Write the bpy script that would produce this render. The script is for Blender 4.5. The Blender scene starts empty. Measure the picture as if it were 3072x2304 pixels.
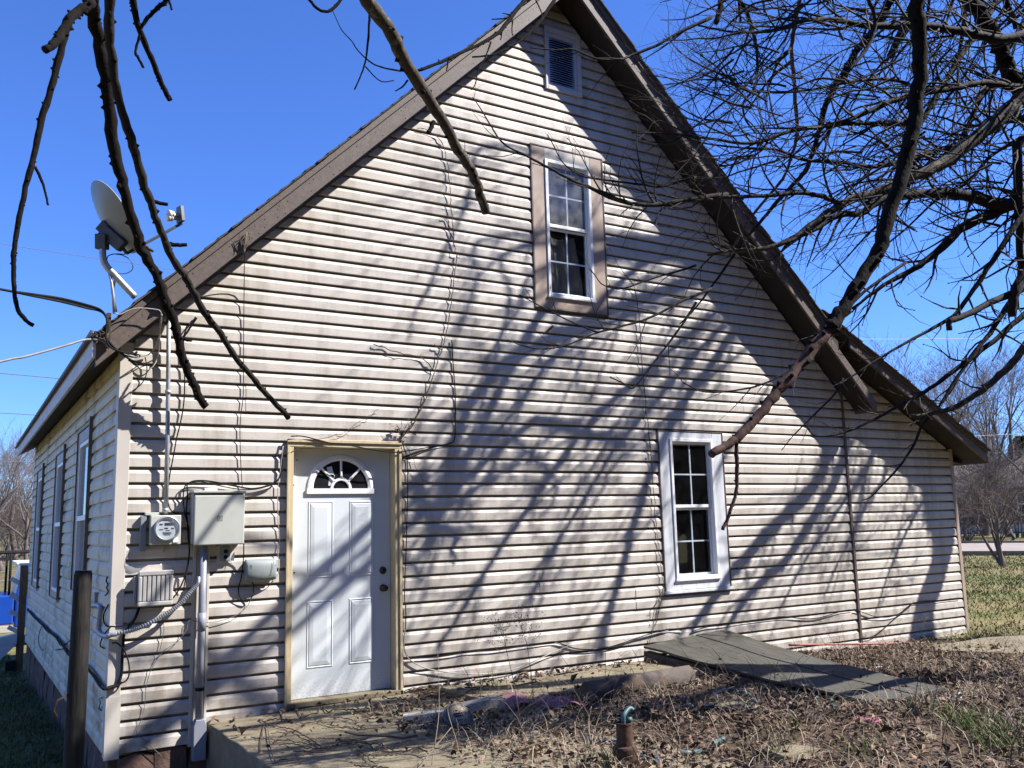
import bpy, bmesh, math, random
import numpy as np
from mathutils import Vector, Matrix, Quaternion

# ------------------------------------------------------------------ camera, light, exposure
S = bpy.context.scene
COL = S.collection
YAW, PITCH, ROLL, FPX = 0.548821165, 0.153083935, -0.0259963759, 2720.0
CAM = Vector((-1.01906823, -7.71417050, 1.63676494))
_f = Vector((math.sin(YAW)*math.cos(PITCH), math.cos(YAW)*math.cos(PITCH), math.sin(PITCH)))
_r0 = Vector((math.cos(YAW), -math.sin(YAW), 0)); _u0 = _r0.cross(_f)
CR = _r0*math.cos(ROLL) + _u0*math.sin(ROLL)
CU = _u0*math.cos(ROLL) - _r0*math.sin(ROLL)
CF = _f
cam_data = bpy.data.cameras.new('camera'); cam = bpy.data.objects.new('camera', cam_data); COL.objects.link(cam)
cam_data.sensor_width = 36; cam_data.lens = FPX/3072*36; cam_data.clip_start = 0.05; cam_data.clip_end = 3000
cam.matrix_world = Matrix(((CR.x, CU.x, -CF.x, CAM.x), (CR.y, CU.y, -CF.y, CAM.y), (CR.z, CU.z, -CF.z, CAM.z), (0, 0, 0, 1)))
S.camera = cam
SUN = Vector((.56, -.35, .66))            # towards the sun, per .35 m out from the wall
world = bpy.data.worlds.new('World'); S.world = world; world.use_nodes = True
wn = world.node_tree.nodes; wl = world.node_tree.links
sky = wn.new('ShaderNodeTexSky'); sky.sky_type = 'NISHITA'; sky.sun_disc = False
sky.sun_elevation = math.asin(SUN.normalized().z); sky.sun_rotation = math.atan2(SUN.x, SUN.y)
sky.altitude = 300; sky.air_density = 1.0; sky.dust_density = 0.15; sky.ozone_density = 3.0
tint = wn.new('ShaderNodeMix'); tint.data_type = 'RGBA'; tint.blend_type = 'MULTIPLY'; tint.inputs[0].default_value = 1   # clear winter sky: deeper blue
tint.inputs[7].default_value = (.74, 1.14, 2.05, 1)
wl.new(sky.outputs[0], tint.inputs[6]); wl.new(tint.outputs[2], wn['Background'].inputs[0]); wn['Background'].inputs[1].default_value = 0.054
sun_d = bpy.data.lights.new('sun', 'SUN'); sun_d.energy = 5.0; sun_d.angle = math.radians(0.45); sun_d.color = (1, .96, .92)
sun = bpy.data.objects.new('sun', sun_d); COL.objects.link(sun)
sun.rotation_euler = SUN.to_track_quat('Z', 'Y').to_euler(); sun.location = (20, -12, 25)
vs = S.view_settings; S.display_settings.display_device = 'sRGB'
vs.view_transform = 'Standard'; vs.look = 'None'; vs.exposure = 1.15; vs.gamma = 1; vs.use_curve_mapping = False
S.render.film_transparent = False
S.cycles.max_bounces = 6; S.cycles.use_denoising = True; S.cycles.transparent_max_bounces = 8

# ------------------------------------------------------------------ helpers
def ray(u, v):
    return CF + CR*((u-1536)/FPX) - CU*((v-1152)/FPX)
def at(u, v, axis, c):
    """point where the sight line through photo pixel (u, v) meets the plane x|y|z = c"""
    d = ray(u, v); t = (c-CAM[axis])/d[axis]
    return CAM + d*t
KD = 3072/2212
def D(x, y, c=0., axis=1):
    return at(x*KD, y*KD, axis, c)
_TO = [(0, 0), (1024, 0), (2048, 0), (0, 768), (1024, 768), (2048, 768), (0, 1536), (1024, 1536), (2048, 1536)]
def T(i, x, y, c=0., axis=1):
    o = _TO[i-1]
    return at(o[0]+.46293*x, o[1]+.46293*y, axis, c)
def pdepth(p): return (p-CAM).dot(CF)

class MB:
    def __init__(s): s.v = []; s.f = []; s.sm = []
    def add(s, vs, fs, smooth=False):
        o = len(s.v); s.v += [tuple(p) for p in vs]
        s.f += [tuple(i+o for i in f) for f in fs]; s.sm += [smooth]*len(fs)
        return s
    def box(s, x0, x1, y0, y1, z0, z1, M=None):
        vs = [Vector((x, y, z)) for z in (z0, z1) for y in (y0, y1) for x in (x0, x1)]
        if M: vs = [M @ p for p in vs]
        return s.add(vs, [(0, 2, 3, 1), (4, 5, 7, 6), (0, 1, 5, 4), (2, 6, 7, 3), (0, 4, 6, 2), (1, 3, 7, 5)])
    def prism(s, pts, a, b, M=None, axis=1):
        """polygon pts in the plane across `axis`, from a to b along it"""
        n = len(pts)
        def mk(p, c):
            q = [0, 0, 0]; oth = [i for i in range(3) if i != axis]
            q[oth[0]] = p[0]; q[oth[1]] = p[1]; q[axis] = c
            q = Vector(q); return M @ q if M else q
        vs = [mk(p, a) for p in pts]+[mk(p, b) for p in pts]
        return s.add(vs, [tuple(range(n)), tuple(range(2*n-1, n-1, -1))]+[(i, n+i, n+(i+1) % n, (i+1) % n) for i in range(n)])
    def tube(s, pts, rad, n=8, cap=True, smooth=True):
        pts = [Vector(p) for p in pts]; m = len(pts)
        if m < 2: return s
        if not hasattr(rad, '__len__'): rad = [rad]*m
        vs = []; t0 = (pts[1]-pts[0]).normalized()
        a = t0.orthogonal().normalized()
        for i in range(m):
            t = (pts[min(i+1, m-1)]-pts[max(i-1, 0)])
            if t.length < 1e-9: t = t0.copy()
            t.normalize()
            a = (a-t*a.dot(t))
            if a.length < 1e-6: a = t.orthogonal()
            a.normalize(); b = t.cross(a)
            for k in range(n):
                th = 2*math.pi*k/n
                vs.append(pts[i]+(a*math.cos(th)+b*math.sin(th))*rad[i])
        fs = [(i*n+k, i*n+(k+1) % n, (i+1)*n+(k+1) % n, (i+1)*n+k) for i in range(m-1) for k in range(n)]
        s.add(vs, fs, smooth)
        if cap:
            o = len(s.v)-m*n
            s.f += [tuple(o+k for k in range(n-1, -1, -1)), tuple(o+(m-1)*n+k for k in range(n))]; s.sm += [False, False]
        return s
    def lathe(s, prof, M, n=20, smooth=True, cap=True):
        """prof: (radius, height) list turned round the local z axis"""
        vs = []
        for r, h in prof:
            for k in range(n):
                th = 2*math.pi*k/n; vs.append(M @ Vector((r*math.cos(th), r*math.sin(th), h)))
        fs = [(i*n+k, i*n+(k+1) % n, (i+1)*n+(k+1) % n, (i+1)*n+k) for i in range(len(prof)-1) for k in range(n)]
        s.add(vs, fs, smooth)
        o = len(s.v)-len(prof)*n
        if not cap: return s
        if prof[0][0] > 1e-4: s.f.append(tuple(o+k for k in range(n-1, -1, -1))); s.sm.append(False)
        if prof[-1][0] > 1e-4: s.f.append(tuple(o+(len(prof)-1)*n+k for k in range(n))); s.sm.append(False)
        return s
    def mesh(s, name):
        me = bpy.data.meshes.new(name); me.from_pydata(s.v, [], s.f)
        me.polygons.foreach_set('use_smooth', s.sm); me.update()
        return me
    def build(s, name, m, parent=None, bevel=0, local=False):
        o = bpy.data.objects.new(name, s.mesh(name)); COL.objects.link(o)
        if m: o.data.materials.append(m)
        if parent:
            o.parent = parent
            if not local: o.location = -WL(parent)
        if bevel:
            b = o.modifiers.new('edge', 'BEVEL'); b.width = bevel; b.segments = 2; b.limit_method = 'ANGLE'; b.angle_limit = math.radians(40)
        return o
def WL(o):
    l = Vector(o.location)
    while o.parent: o = o.parent; l = l+Vector(o.location)
    return l
def thing(name, label, cat, loc=(0, 0, 0), group=None):
    o = bpy.data.objects.new(name, None); COL.objects.link(o); o.location = loc; o.empty_display_size = .2
    return tag(o, label, cat, group)
def tag(o, label=None, cat=None, group=None, kind=None):
    if label: o['label'] = label
    if cat: o['category'] = cat
    if group: o['group'] = group
    if kind: o['kind'] = kind
    return o
def npmesh(name, V, F, m, parent=None, smooth=False, fmat=None):
    """large mesh straight from arrays; F is (n, 3) or (n, 4)"""
    me = bpy.data.meshes.new(name); n, k = F.shape
    me.vertices.add(len(V)); me.vertices.foreach_set('co', np.asarray(V, np.float32).ravel())
    me.loops.add(n*k); me.loops.foreach_set('vertex_index', F.astype(np.int32).ravel())
    me.polygons.add(n); me.polygons.foreach_set('loop_start', (np.arange(n)*k).astype(np.int32))
    me.polygons.foreach_set('loop_total', np.full(n, k, np.int32))
    if smooth: me.polygons.foreach_set('use_smooth', np.ones(n, bool))
    ms = m if isinstance(m, (list, tuple)) else [m]
    for x in ms: me.materials.append(x)
    if fmat is not None: me.polygons.foreach_set('material_index', fmat.astype(np.int32))
    me.update(calc_edges=True); me.validate()
    o = bpy.data.objects.new(name, me); COL.objects.link(o)
    if parent: o.parent = parent; o.location = -WL(parent)
    return o
def catmull(pts, per=4):
    pts = [Vector(p) for p in pts]
    if len(pts) < 3: 
        return [pts[0].lerp(pts[-1], i/per) for i in range(per+1)]
    P = [pts[0]*2-pts[1]]+pts+[pts[-1]*2-pts[-2]]; out = []
    for i in range(1, len(P)-2):
        a, b, c, d = P[i-1:i+3]
        for k in range(per):
            t = k/per
            out.append(.5*((2*b)+(c-a)*t+(2*a-5*b+4*c-d)*t*t+(3*b-a-3*c+d)*t**3))
    out.append(P[-2].copy()); return out
def frame(origin, xa, ya, za):
    return Matrix(((xa.x, ya.x, za.x, origin.x), (xa.y, ya.y, za.y, origin.y), (xa.z, ya.z, za.z, origin.z), (0, 0, 0, 1)))
def zframe(origin, z, up=Vector((0, 0, 1))):
    z = Vector(z).normalized(); x = up.cross(z)
    if x.length < 1e-4: x = Vector((1, 0, 0))
    x.normalize(); return frame(Vector(origin), x, z.cross(x), z)

# ------------------------------------------------------------------ materials
MATS = {}
def mat(name, c1, c2=None, scale=8., stretch=(1, 1, 1), rough=.7, bump=0., bscale=None, metal=0., spec=.4, c3=None, c3scale=2., c3lo=.55, c3hi=.75, detail=6, coord='Object', rnd=0., c3stretch=(1, 1, 1)):
    """base colours c1..c2 mixed by noise, large stains of c3, noise relief"""
    m = bpy.data.materials.new(name); m.use_nodes = True; nt = m.node_tree; N = nt.nodes; L = nt.links
    b = N['Principled BSDF']; b.inputs['Roughness'].default_value = rough; b.inputs['Metallic'].default_value = metal
    b.inputs['Specular IOR Level'].default_value = spec
    c2 = c2 or c1
    tc = N.new('ShaderNodeTexCoord'); mp = N.new('ShaderNodeMapping'); mp.inputs['Scale'].default_value = stretch
    L.new(tc.outputs[coord], mp.inputs[0])
    nz = N.new('ShaderNodeTexNoise'); nz.inputs['Scale'].default_value = scale; nz.inputs['Detail'].default_value = detail
    L.new(mp.outputs[0], nz.inputs['Vector'])
    cr = N.new('ShaderNodeValToRGB'); cr.color_ramp.elements[0].position = .32; cr.color_ramp.elements[1].position = .68
    cr.color_ramp.elements[0].color = (*c1, 1); cr.color_ramp.elements[1].color = (*c2, 1)
    L.new(nz.outputs[0], cr.inputs[0]); out = cr.outputs[0]
    if c3:
        n3 = N.new('ShaderNodeTexNoise'); n3.inputs['Scale'].default_value = c3scale; n3.inputs['Detail'].default_value = 8
        n3.inputs['Roughness'].default_value = .65
        m3 = N.new('ShaderNodeMapping'); m3.inputs['Scale'].default_value = c3stretch; L.new(tc.outputs[coord], m3.inputs[0]); L.new(m3.outputs[0], n3.inputs['Vector'])
        r3 = N.new('ShaderNodeMapRange'); r3.inputs[1].default_value = c3lo; r3.inputs[2].default_value = c3hi
        L.new(n3.outputs[0], r3.inputs[0])
        mx = N.new('ShaderNodeMix'); mx.data_type = 'RGBA'; L.new(r3.outputs[0], mx.inputs[0]); L.new(out, mx.inputs[6]); mx.inputs[7].default_value = (*c3, 1)
        out = mx.outputs[2]
    if rnd:
        oi = N.new('ShaderNodeNewGeometry'); hs = N.new('ShaderNodeHueSaturation'); mr = N.new('ShaderNodeMapRange')
        mr.inputs[3].default_value = 1-rnd; mr.inputs[4].default_value = 1+rnd
        L.new(oi.outputs['Random Per Island'], mr.inputs[0]); L.new(mr.outputs[0], hs.inputs['Value']); L.new(out, hs.inputs['Color']); out = hs.outputs[0]
    L.new(out, b.inputs['Base Color'])
    if bump:
        bp = N.new('ShaderNodeBump'); bp.inputs['Strength'].default_value = 1; bp.inputs['Distance'].default_value = bump
        nb = N.new('ShaderNodeTexNoise'); nb.inputs['Scale'].default_value = bscale or scale*2; nb.inputs['Detail'].default_value = 8
        L.new(mp.outputs[0], nb.inputs['Vector']); L.new(nb.outputs[0], bp.inputs['Height']); L.new(bp.outputs[0], b.inputs['Normal'])
    MATS[name] = m; return m
def mix_nodes(m): return m.node_tree.nodes, m.node_tree.links
def glass(name, tint=(.9, .95, 1.), dust=.12, rough=.02, body=(.02, .022, .025)):
    m = bpy.data.materials.new(name); m.use_nodes = True; N = m.node_tree.nodes; L = m.node_tree.links
    N.remove(N['Principled BSDF']); out = N['Material Output']
    tr = N.new('ShaderNodeBsdfTransparent'); tr.inputs[0].default_value = (*tint, 1)
    gl = N.new('ShaderNodeBsdfGlossy'); gl.inputs['Roughness'].default_value = rough
    lw = N.new('ShaderNodeLayerWeight'); lw.inputs[0].default_value = .5
    pw = N.new('ShaderNodeMath'); pw.operation = 'POWER'; L.new(lw.outputs['Facing'], pw.inputs[0]); pw.inputs[1].default_value = 4.
    fr = N.new('ShaderNodeMath'); fr.operation = 'MULTIPLY_ADD'; L.new(pw.outputs[0], fr.inputs[0]); fr.inputs[1].default_value = .9; fr.inputs[2].default_value = .09
    m1 = N.new('ShaderNodeMixShader'); L.new(fr.outputs[0], m1.inputs[0]); L.new(tr.outputs[0], m1.inputs[1]); L.new(gl.outputs[0], m1.inputs[2])
    df = N.new('ShaderNodeBsdfDiffuse'); df.inputs[0].default_value = (.35, .36, .38, 1)
    nz = N.new('ShaderNodeTexNoise'); nz.inputs['Scale'].default_value = 9; nz.inputs['Detail'].default_value = 8
    tc = N.new('ShaderNodeTexCoord'); L.new(tc.outputs['Object'], nz.inputs['Vector'])
    mr = N.new('ShaderNodeMapRange'); mr.inputs[1].default_value = .3; mr.inputs[2].default_value = .8; mr.inputs[3].default_value = dust*.3; mr.inputs[4].default_value = dust*1.6
    L.new(nz.outputs[0], mr.inputs[0])
    m2 = N.new('ShaderNodeMixShader'); L.new(mr.outputs[0], m2.inputs[0]); L.new(m1.outputs[0], m2.inputs[1]); L.new(df.outputs[0], m2.inputs[2])
    L.new(m2.outputs[0], out.inputs[0]); return m

SID = mat('vinyl siding', (.50, .456, .40), (.565, .517, .458), scale=3.5, stretch=(.5, 1, 5), rough=.5, bump=.0012, bscale=26, c3=(.25, .21, .16), c3scale=1.6, c3lo=.47, c3hi=.82, c3stretch=(2.6, 1, .45))
# fine grain runs along the boards
for n in SID.node_tree.nodes:
    if n.type == 'TEX_NOISE' and abs(n.inputs['Scale'].default_value-26) < .1: n.inputs['Scale'].default_value = 40
SIDL = mat('mildewed vinyl siding', (0.5742, 0.4976, 0.3738), (0.6316, 0.5551, 0.4272), scale=4, stretch=(1, .5, 4), rough=.6, bump=.001, bscale=30, c3=(.27, .215, .13), c3scale=2.2, c3lo=.50, c3hi=.66)
TRIMB = mat('brown fascia paint', (.085, .063, .05), (.125, .095, .077), scale=30, rough=.6, bump=.002, bscale=120, c3=(.10, .075, .055), c3scale=3, c3lo=.55, c3hi=.8)
TAN = mat('tan aluminium trim', (.33, .25, .195), (.40, .31, .25), scale=6, rough=.5, bump=.0006, c3=(.22, .16, .12), c3scale=4, c3lo=.58, c3hi=.85)
JCH = mat('brown channel', (.10, .075, .06), (.15, .115, .09), scale=20, rough=.5)
POSTM = mat('beige corner trim', (0.5046, 0.4595, 0.4055), (0.5586, 0.5136, 0.4505), scale=3, rough=.55, bump=.0004, c3=(.44, .38, .31), c3scale=3, c3lo=.6, c3hi=.9)
WHITE = mat('white vinyl', (.74, .75, .76), (.80, .81, .82), scale=5, rough=.4, c3=(.55, .54, .52), c3scale=5, c3lo=.62, c3hi=.9)
GREYW = mat('weathered white boards', (.53, .55, .58), (.66, .68, .70), scale=5, stretch=(4, 1, .6), rough=.65, bump=.001, bscale=30, c3=(.42, .42, .43), c3scale=6, c3lo=.58, c3hi=.85)
DOORM = mat('white steel door', (0.5766, 0.6138, 0.6324), (0.6231, 0.6603, 0.6789), scale=3, rough=.42, bump=.0003, bscale=60, c3=(.50, .51, .53), c3scale=5, c3lo=.66, c3hi=.95)
PINE = mat('raw pine trim', (0.4638, 0.374, 0.2169), (0.5535, 0.4638, 0.2992), scale=6, stretch=(8, 8, .8), rough=.6, bump=.001, bscale=20, c3=(.42, .34, .22), c3scale=7, c3lo=.56, c3hi=.8)
DARK = mat('dark interior', (.012, .011, .011), (.02, .018, .017), rough=.9)
CURT = mat('dull curtain cloth', (.10, .09, .075), (.16, .145, .12), scale=4, stretch=(6, 1, 1), rough=.9)
BLACK = mat('black rubber', (.010, .010, .011), (.018, .018, .018), scale=20, rough=.85, spec=.15)
WIREW = mat('old white cable', (0.31, 0.2852, 0.2604), (0.3844, 0.3596, 0.3286), scale=20, rough=.5)
WIREG = mat('grey wire', (.13, .13, .14), (.2, .2, .2), scale=20, rough=.5)
GALV = mat('galvanised steel', (.34, .35, .37), (.46, .47, .49), scale=14, rough=.45, metal=.6, c3=(.25, .24, .23), c3scale=9, c3lo=.55, c3hi=.8)
PVC = mat('grey pvc', (.23, .24, .28), (.28, .29, .335), scale=4, rough=.4, c3=(.28, .28, .30), c3scale=6, c3lo=.6, c3hi=.9)
BOXM = mat('grey green enamel', (.42, .43, .385), (.49, .50, .45), scale=3, rough=.45, c3=(.36, .34, .26), c3scale=3.5, c3lo=.55, c3hi=.85)
BOXG = mat('grey plastic', (.20, .225, .225), (.25, .275, .27), scale=4, rough=.55, c3=(.2, .2, .19), c3scale=5, c3lo=.6, c3hi=.85)
LOUV = mat('weathered ribbed plastic', (.34, .33, .31), (.44, .43, .41), scale=6, rough=.6, c3=(.25, .24, .22), c3scale=6, c3lo=.55, c3hi=.8)
VENTM = mat('lavender grey metal', (0.405, 0.4185, 0.4995), (0.4995, 0.513, 0.594), scale=5, rough=.5)
DISHM = mat('dish enamel', (0.2232, 0.2232, 0.2139), (0.2542, 0.2542, 0.2449), scale=3, rough=.4)
STEEL = mat('dark mount steel', (.06, .063, .068), (.10, .10, .105), scale=10, rough=.45, metal=.3)
LNBM = mat('cream plastic', (.62, .60, .50), (.68, .66, .56), scale=5, rough=.4)
SHING = mat('asphalt shingle', (.045, .04, .037), (.085, .075, .068), scale=40, rough=.95, bump=.003, bscale=150, c3=(.11, .10, .085), c3scale=2, c3lo=.5, c3hi=.8)
SOFF = mat('shade darkened brown soffit', (0.02025, 0.0153, 0.01215), (0.0315, 0.02385, 0.01935), scale=6, rough=.8)  # brown taken near black so the colour carries the eave shade
FASC = mat('peeling white fascia', (.50, .50, .55), (.62, .62, .66), scale=5, stretch=(1, .6, 3), rough=.7, bump=.001, c3=(.30, .26, .24), c3scale=4, c3lo=.58, c3hi=.8)
CONC = mat('old concrete', (0.1674, 0.1395, 0.0866), (0.2294, 0.1953, 0.126), scale=7, rough=.95, bump=.006, bscale=40, c3=(.13, .10, .07), c3scale=2.3, c3lo=.48, c3hi=.72)
STONE = mat('red sandstone', (0.0936, 0.052, 0.039), (0.156, 0.0988, 0.0728), scale=9, rough=.95, bump=.015, bscale=14, c3=(.10, .07, .05), c3scale=4, c3lo=.5, c3hi=.75)
WOODG = mat('silvered plywood', (0.0374, 0.03536, 0.02783), (0.085, 0.07888, 0.06198), scale=5, stretch=(7, .7, 1), rough=.85, bump=.003, bscale=12, c3=(.05, .05, .035), c3scale=2, c3lo=.5, c3hi=.75)
PLANK = mat('weathered plank', (.36, .32, .265), (.48, .43, .36), scale=6, stretch=(1, 8, 1), rough=.85, bump=.003, bscale=20, c3=(.2, .17, .13), c3scale=4, c3lo=.52, c3hi=.8)
TAR = mat('creosote post wood', (.007, .006, .005), (.022, .019, .015), scale=10, stretch=(4, 4, .5), rough=.85, bump=.006, bscale=14)
RUST = mat('rusted iron', (.034, .018, .012), (.075, .038, .023), scale=14, rough=.85, bump=.003, bscale=60, c3=(.03, .02, .015), c3scale=5, c3lo=.5, c3hi=.75)
RUSTP = mat('rust grey culvert', (0.0612, 0.0486, 0.0396), (0.0936, 0.0774, 0.0648), scale=9, rough=.85, bump=.002, c3=(.12, .07, .045), c3scale=4, c3lo=.45, c3hi=.7)
REDP = mat('red pipe paint', (.30, .075, .055), (.38, .12, .09), scale=10, rough=.6, c3=(.2, .14, .11), c3scale=5, c3lo=.5, c3hi=.8)
HOSE = mat('faded green hose', (0.031, 0.0806, 0.0868), (0.062, 0.1302, 0.1302), scale=12, rough=.5)
HOSEB = mat('blue hose', (.015, .045, .085), (.03, .08, .14), scale=12, rough=.4)
PINK = mat('faded pink cloth', (0.1953, 0.07905, 0.1116), (0.2697, 0.1395, 0.1674), scale=9, rough=.85, bump=.004, bscale=20)
BARK = mat('dark bark', (0.006048, 0.004536, 0.003696), (0.01478, 0.01109, 0.009072), scale=22, stretch=(1, 1, .5), rough=.9, bump=.006, bscale=45, c3=(.045, .036, .03), c3scale=7, c3lo=.62, c3hi=.8)
BARKD = mat('shade darkened near bark', (.0045, .0035, .003), (.013, .010, .008), scale=22, stretch=(1, 1, .5), rough=.95, bump=.008, bscale=45, c3=(.03, .024, .02), c3scale=9, c3lo=.6, c3hi=.8, spec=.15)  # darker copy of the bark: shade from other branches put into its colour
BARKL = mat('lichened bark', (0.02387, 0.01823, 0.01432), (0.0651, 0.05208, 0.03906), scale=26, stretch=(1, 1, .5), rough=.9, bump=.005, bscale=60, c3=(.24, .22, .18), c3scale=12, c3lo=.55, c3hi=.75)
BARKR = mat('red brown bark', (0.03675, 0.0168, 0.0126), (0.084, 0.03938, 0.02887), scale=16, rough=.85, bump=.004, bscale=40, c3=(.17, .125, .10), c3scale=10, c3lo=.62, c3hi=.8)
TWIG = mat('twig bark', (0.0132, 0.009487, 0.007837), (0.03094, 0.02269, 0.01815), scale=20, rough=.85)
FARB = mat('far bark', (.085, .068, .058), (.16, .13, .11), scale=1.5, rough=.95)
VINE = mat('dead vine', (.07, .05, .035), (.14, .10, .07), scale=20, rough=.9)
STRAW = mat('dry stems', (0.296, 0.2294, 0.1554), (0.4588, 0.3848, 0.2886), scale=3, rough=.85, rnd=.35)
LEAF = mat('dead leaves', (0.05202, 0.03182, 0.02142), (0.1958, 0.1316, 0.08874), scale=3.5, rough=.85, rnd=.75)
GRASS = mat('lawn grass blades', (.085, .105, .028), (.21, .20, .075), scale=.9, rough=.8, rnd=.4)
GRASSG = mat('green grass clumps', (.055, .085, .018), (.12, .15, .04), scale=3, rough=.8, rnd=.4)

def low_dirt(m, z0, z1, col, sc=14., amt=.8):
    """splashed soil near the foot of a surface, broken up by noise"""
    N, L = mix_nodes(m); b = N['Principled BSDF']; src = b.inputs['Base Color'].links[0].from_socket
    tc = N.new('ShaderNodeTexCoord'); sx = N.new('ShaderNodeSeparateXYZ'); L.new(tc.outputs['Object'], sx.inputs[0])
    mr = N.new('ShaderNodeMapRange'); mr.inputs[1].default_value = z0; mr.inputs[2].default_value = z1; mr.inputs[3].default_value = amt; mr.inputs[4].default_value = 0; L.new(sx.outputs[2], mr.inputs[0])
    nz = N.new('ShaderNodeTexNoise'); nz.inputs['Scale'].default_value = sc; nz.inputs['Detail'].default_value = 9; L.new(tc.outputs['Object'], nz.inputs['Vector'])
    r2 = N.new('ShaderNodeMapRange'); r2.inputs[1].default_value = .45; r2.inputs[2].default_value = .68; L.new(nz.outputs[0], r2.inputs[0])
    mu = N.new('ShaderNodeMath'); mu.operation = 'MULTIPLY'; L.new(mr.outputs[0], mu.inputs[0]); L.new(r2.outputs[0], mu.inputs[1])
    mx = N.new('ShaderNodeMix'); mx.data_type = 'RGBA'; L.new(mu.outputs[0], mx.inputs[0]); L.new(src, mx.inputs[6]); mx.inputs[7].default_value = (*col, 1); L.new(mx.outputs[2], b.inputs['Base Color'])
low_dirt(SID, .1, .75, (.20, .15, .10), 10, .75); low_dirt(DOORM, .2, .5, (.22, .21, .19), 70, .55); low_dirt(PINE, .15, .7, (.18, .14, .10), 12, .7)
# ------------------------------------------------------------------ ground
def sst(a, b, x):
    t = np.clip((x-a)/(b-a), 0, 1); return t*t*(3-2*t)
def gz(x, y):
    x = np.asarray(x, float); y = np.asarray(y, float)
    front = (.17*sst(1.7, 2.7, x)*(1-sst(5.2, 8.6, x))-.33*(1-sst(.6, 1.9, x)))
    z = front-.45*sst(2, 14, y)*(1-sst(-3, 6, x))*1.0
    r = np.hypot(x+1, y+7.7)
    z = z+np.clip(r-44, 0, None)*.022*sst(10, 25, x)
    z = z-.13*np.exp(-((x-5.9)/.8)**2-((y+1.9)/1.1)**2)
    z = z+.02*np.sin(x*2.1+y*1.3)*np.sin(y*1.9-x*.7)*(r < 25)
    return z
gx = np.concatenate([np.arange(-600, -30, 30), np.arange(-30, -6, 2.), np.arange(-6, 16, .25), np.arange(16, 60, 2.), np.arange(60, 620, 30)])
gy = np.concatenate([np.arange(-300, -20, 30), np.arange(-20, -8, 2.), np.arange(-8, 12, .25), np.arange(12, 60, 2.), np.arange(60, 620, 30)])
GX, GY = np.meshgrid(gx, gy); GZ = gz(GX, GY)
V = np.stack([GX.ravel(), GY.ravel(), GZ.ravel()], 1); nx = len(gx)
i = np.arange(len(gy)-1)[:, None]*nx+np.arange(nx-1)[None]
F = np.stack([i, i+1, i+nx+1, i+nx], -1).reshape(-1, 4)
gm = bpy.data.materials.new('yard ground'); gm.use_nodes = True
N, L = mix_nodes(gm); pb = N['Principled BSDF']; pb.inputs['Roughness'].default_value = .97; pb.inputs['Specular IOR Level'].default_value = .1
tc = N.new('ShaderNodeTexCoord')
def gnoise(sc, lo, hi, det=8):
    n = N.new('ShaderNodeTexNoise'); n.inputs['Scale'].default_value = sc; n.inputs['Detail'].default_value = det; L.new(tc.outputs['Object'], n.inputs['Vector'])
    r = N.new('ShaderNodeMapRange'); r.inputs[1].default_value = lo; r.inputs[2].default_value = hi; L.new(n.outputs[0], r.inputs[0]); return r.outputs[0]
def gmix(f, a, b):
    m = N.new('ShaderNodeMix'); m.data_type = 'RGBA'; L.new(f, m.inputs[0])
    for s, c in ((6, a), (7, b)):
        if isinstance(c, tuple): m.inputs[s].default_value = (*c, 1)
        else: L.new(c, m.inputs[s])
    return m.outputs[2]
soil = gmix(gnoise(14, .35, .65), (.035, .024, .017), (.095, .066, .045))
soil = gmix(gnoise(2.2, .5, .72), soil, (.125, .088, .058))
grass = gmix(gnoise(5, .35, .65), (.075, .095, .026), (.19, .175, .075))
grass = gmix(gnoise(.45, .42, .62), grass, (.23, .175, .09))
sx = N.new('ShaderNodeSeparateXYZ'); L.new(tc.outputs['Object'], sx.inputs[0])
def rng_(s, a, b):
    r = N.new('ShaderNodeMapRange'); r.interpolation_type = 'SMOOTHSTEP'; r.inputs[1].default_value = a; r.inputs[2].default_value = b; L.new(s, r.inputs[0]); return r.outputs[0]
def gm_(op, a, b):
    m = N.new('ShaderNodeMath'); m.operation = op
    for k, q in ((0, a), (1, b)):
        if isinstance(q, (int, float)): m.inputs[k].default_value = q
        else: L.new(q, m.inputs[k])
    return m.outputs[0]
wob = gm_('MULTIPLY', gnoise(1.1, 0, 1), 3.)
isgr = gm_('MAXIMUM', rng_(gm_('ADD', sx.outputs[0], wob), 10.2, 12.4), gm_('SUBTRACT', 1., rng_(gm_('ADD', sx.outputs[0], wob), .6, 2.2)))
isgr = gm_('MAXIMUM', isgr, rng_(sx.outputs[1], 6, 8))
L.new(gmix(isgr, soil, grass), pb.inputs['Base Color'])
bp = N.new('ShaderNodeBump'); bp.inputs['Distance'].default_value = .03
nb = N.new('ShaderNodeTexNoise'); nb.inputs['Scale'].default_value = 16; nb.inputs['Detail'].default_value = 9; L.new(tc.outputs['Object'], nb.inputs['Vector']); L.new(nb.outputs[0], bp.inputs['Height']); L.new(bp.outputs[0], pb.inputs['Normal'])
ground = npmesh('ground', V, F, gm, smooth=True); tag(ground, 'dry winter yard of soil and patchy grass around the house', kind='structure')

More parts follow.
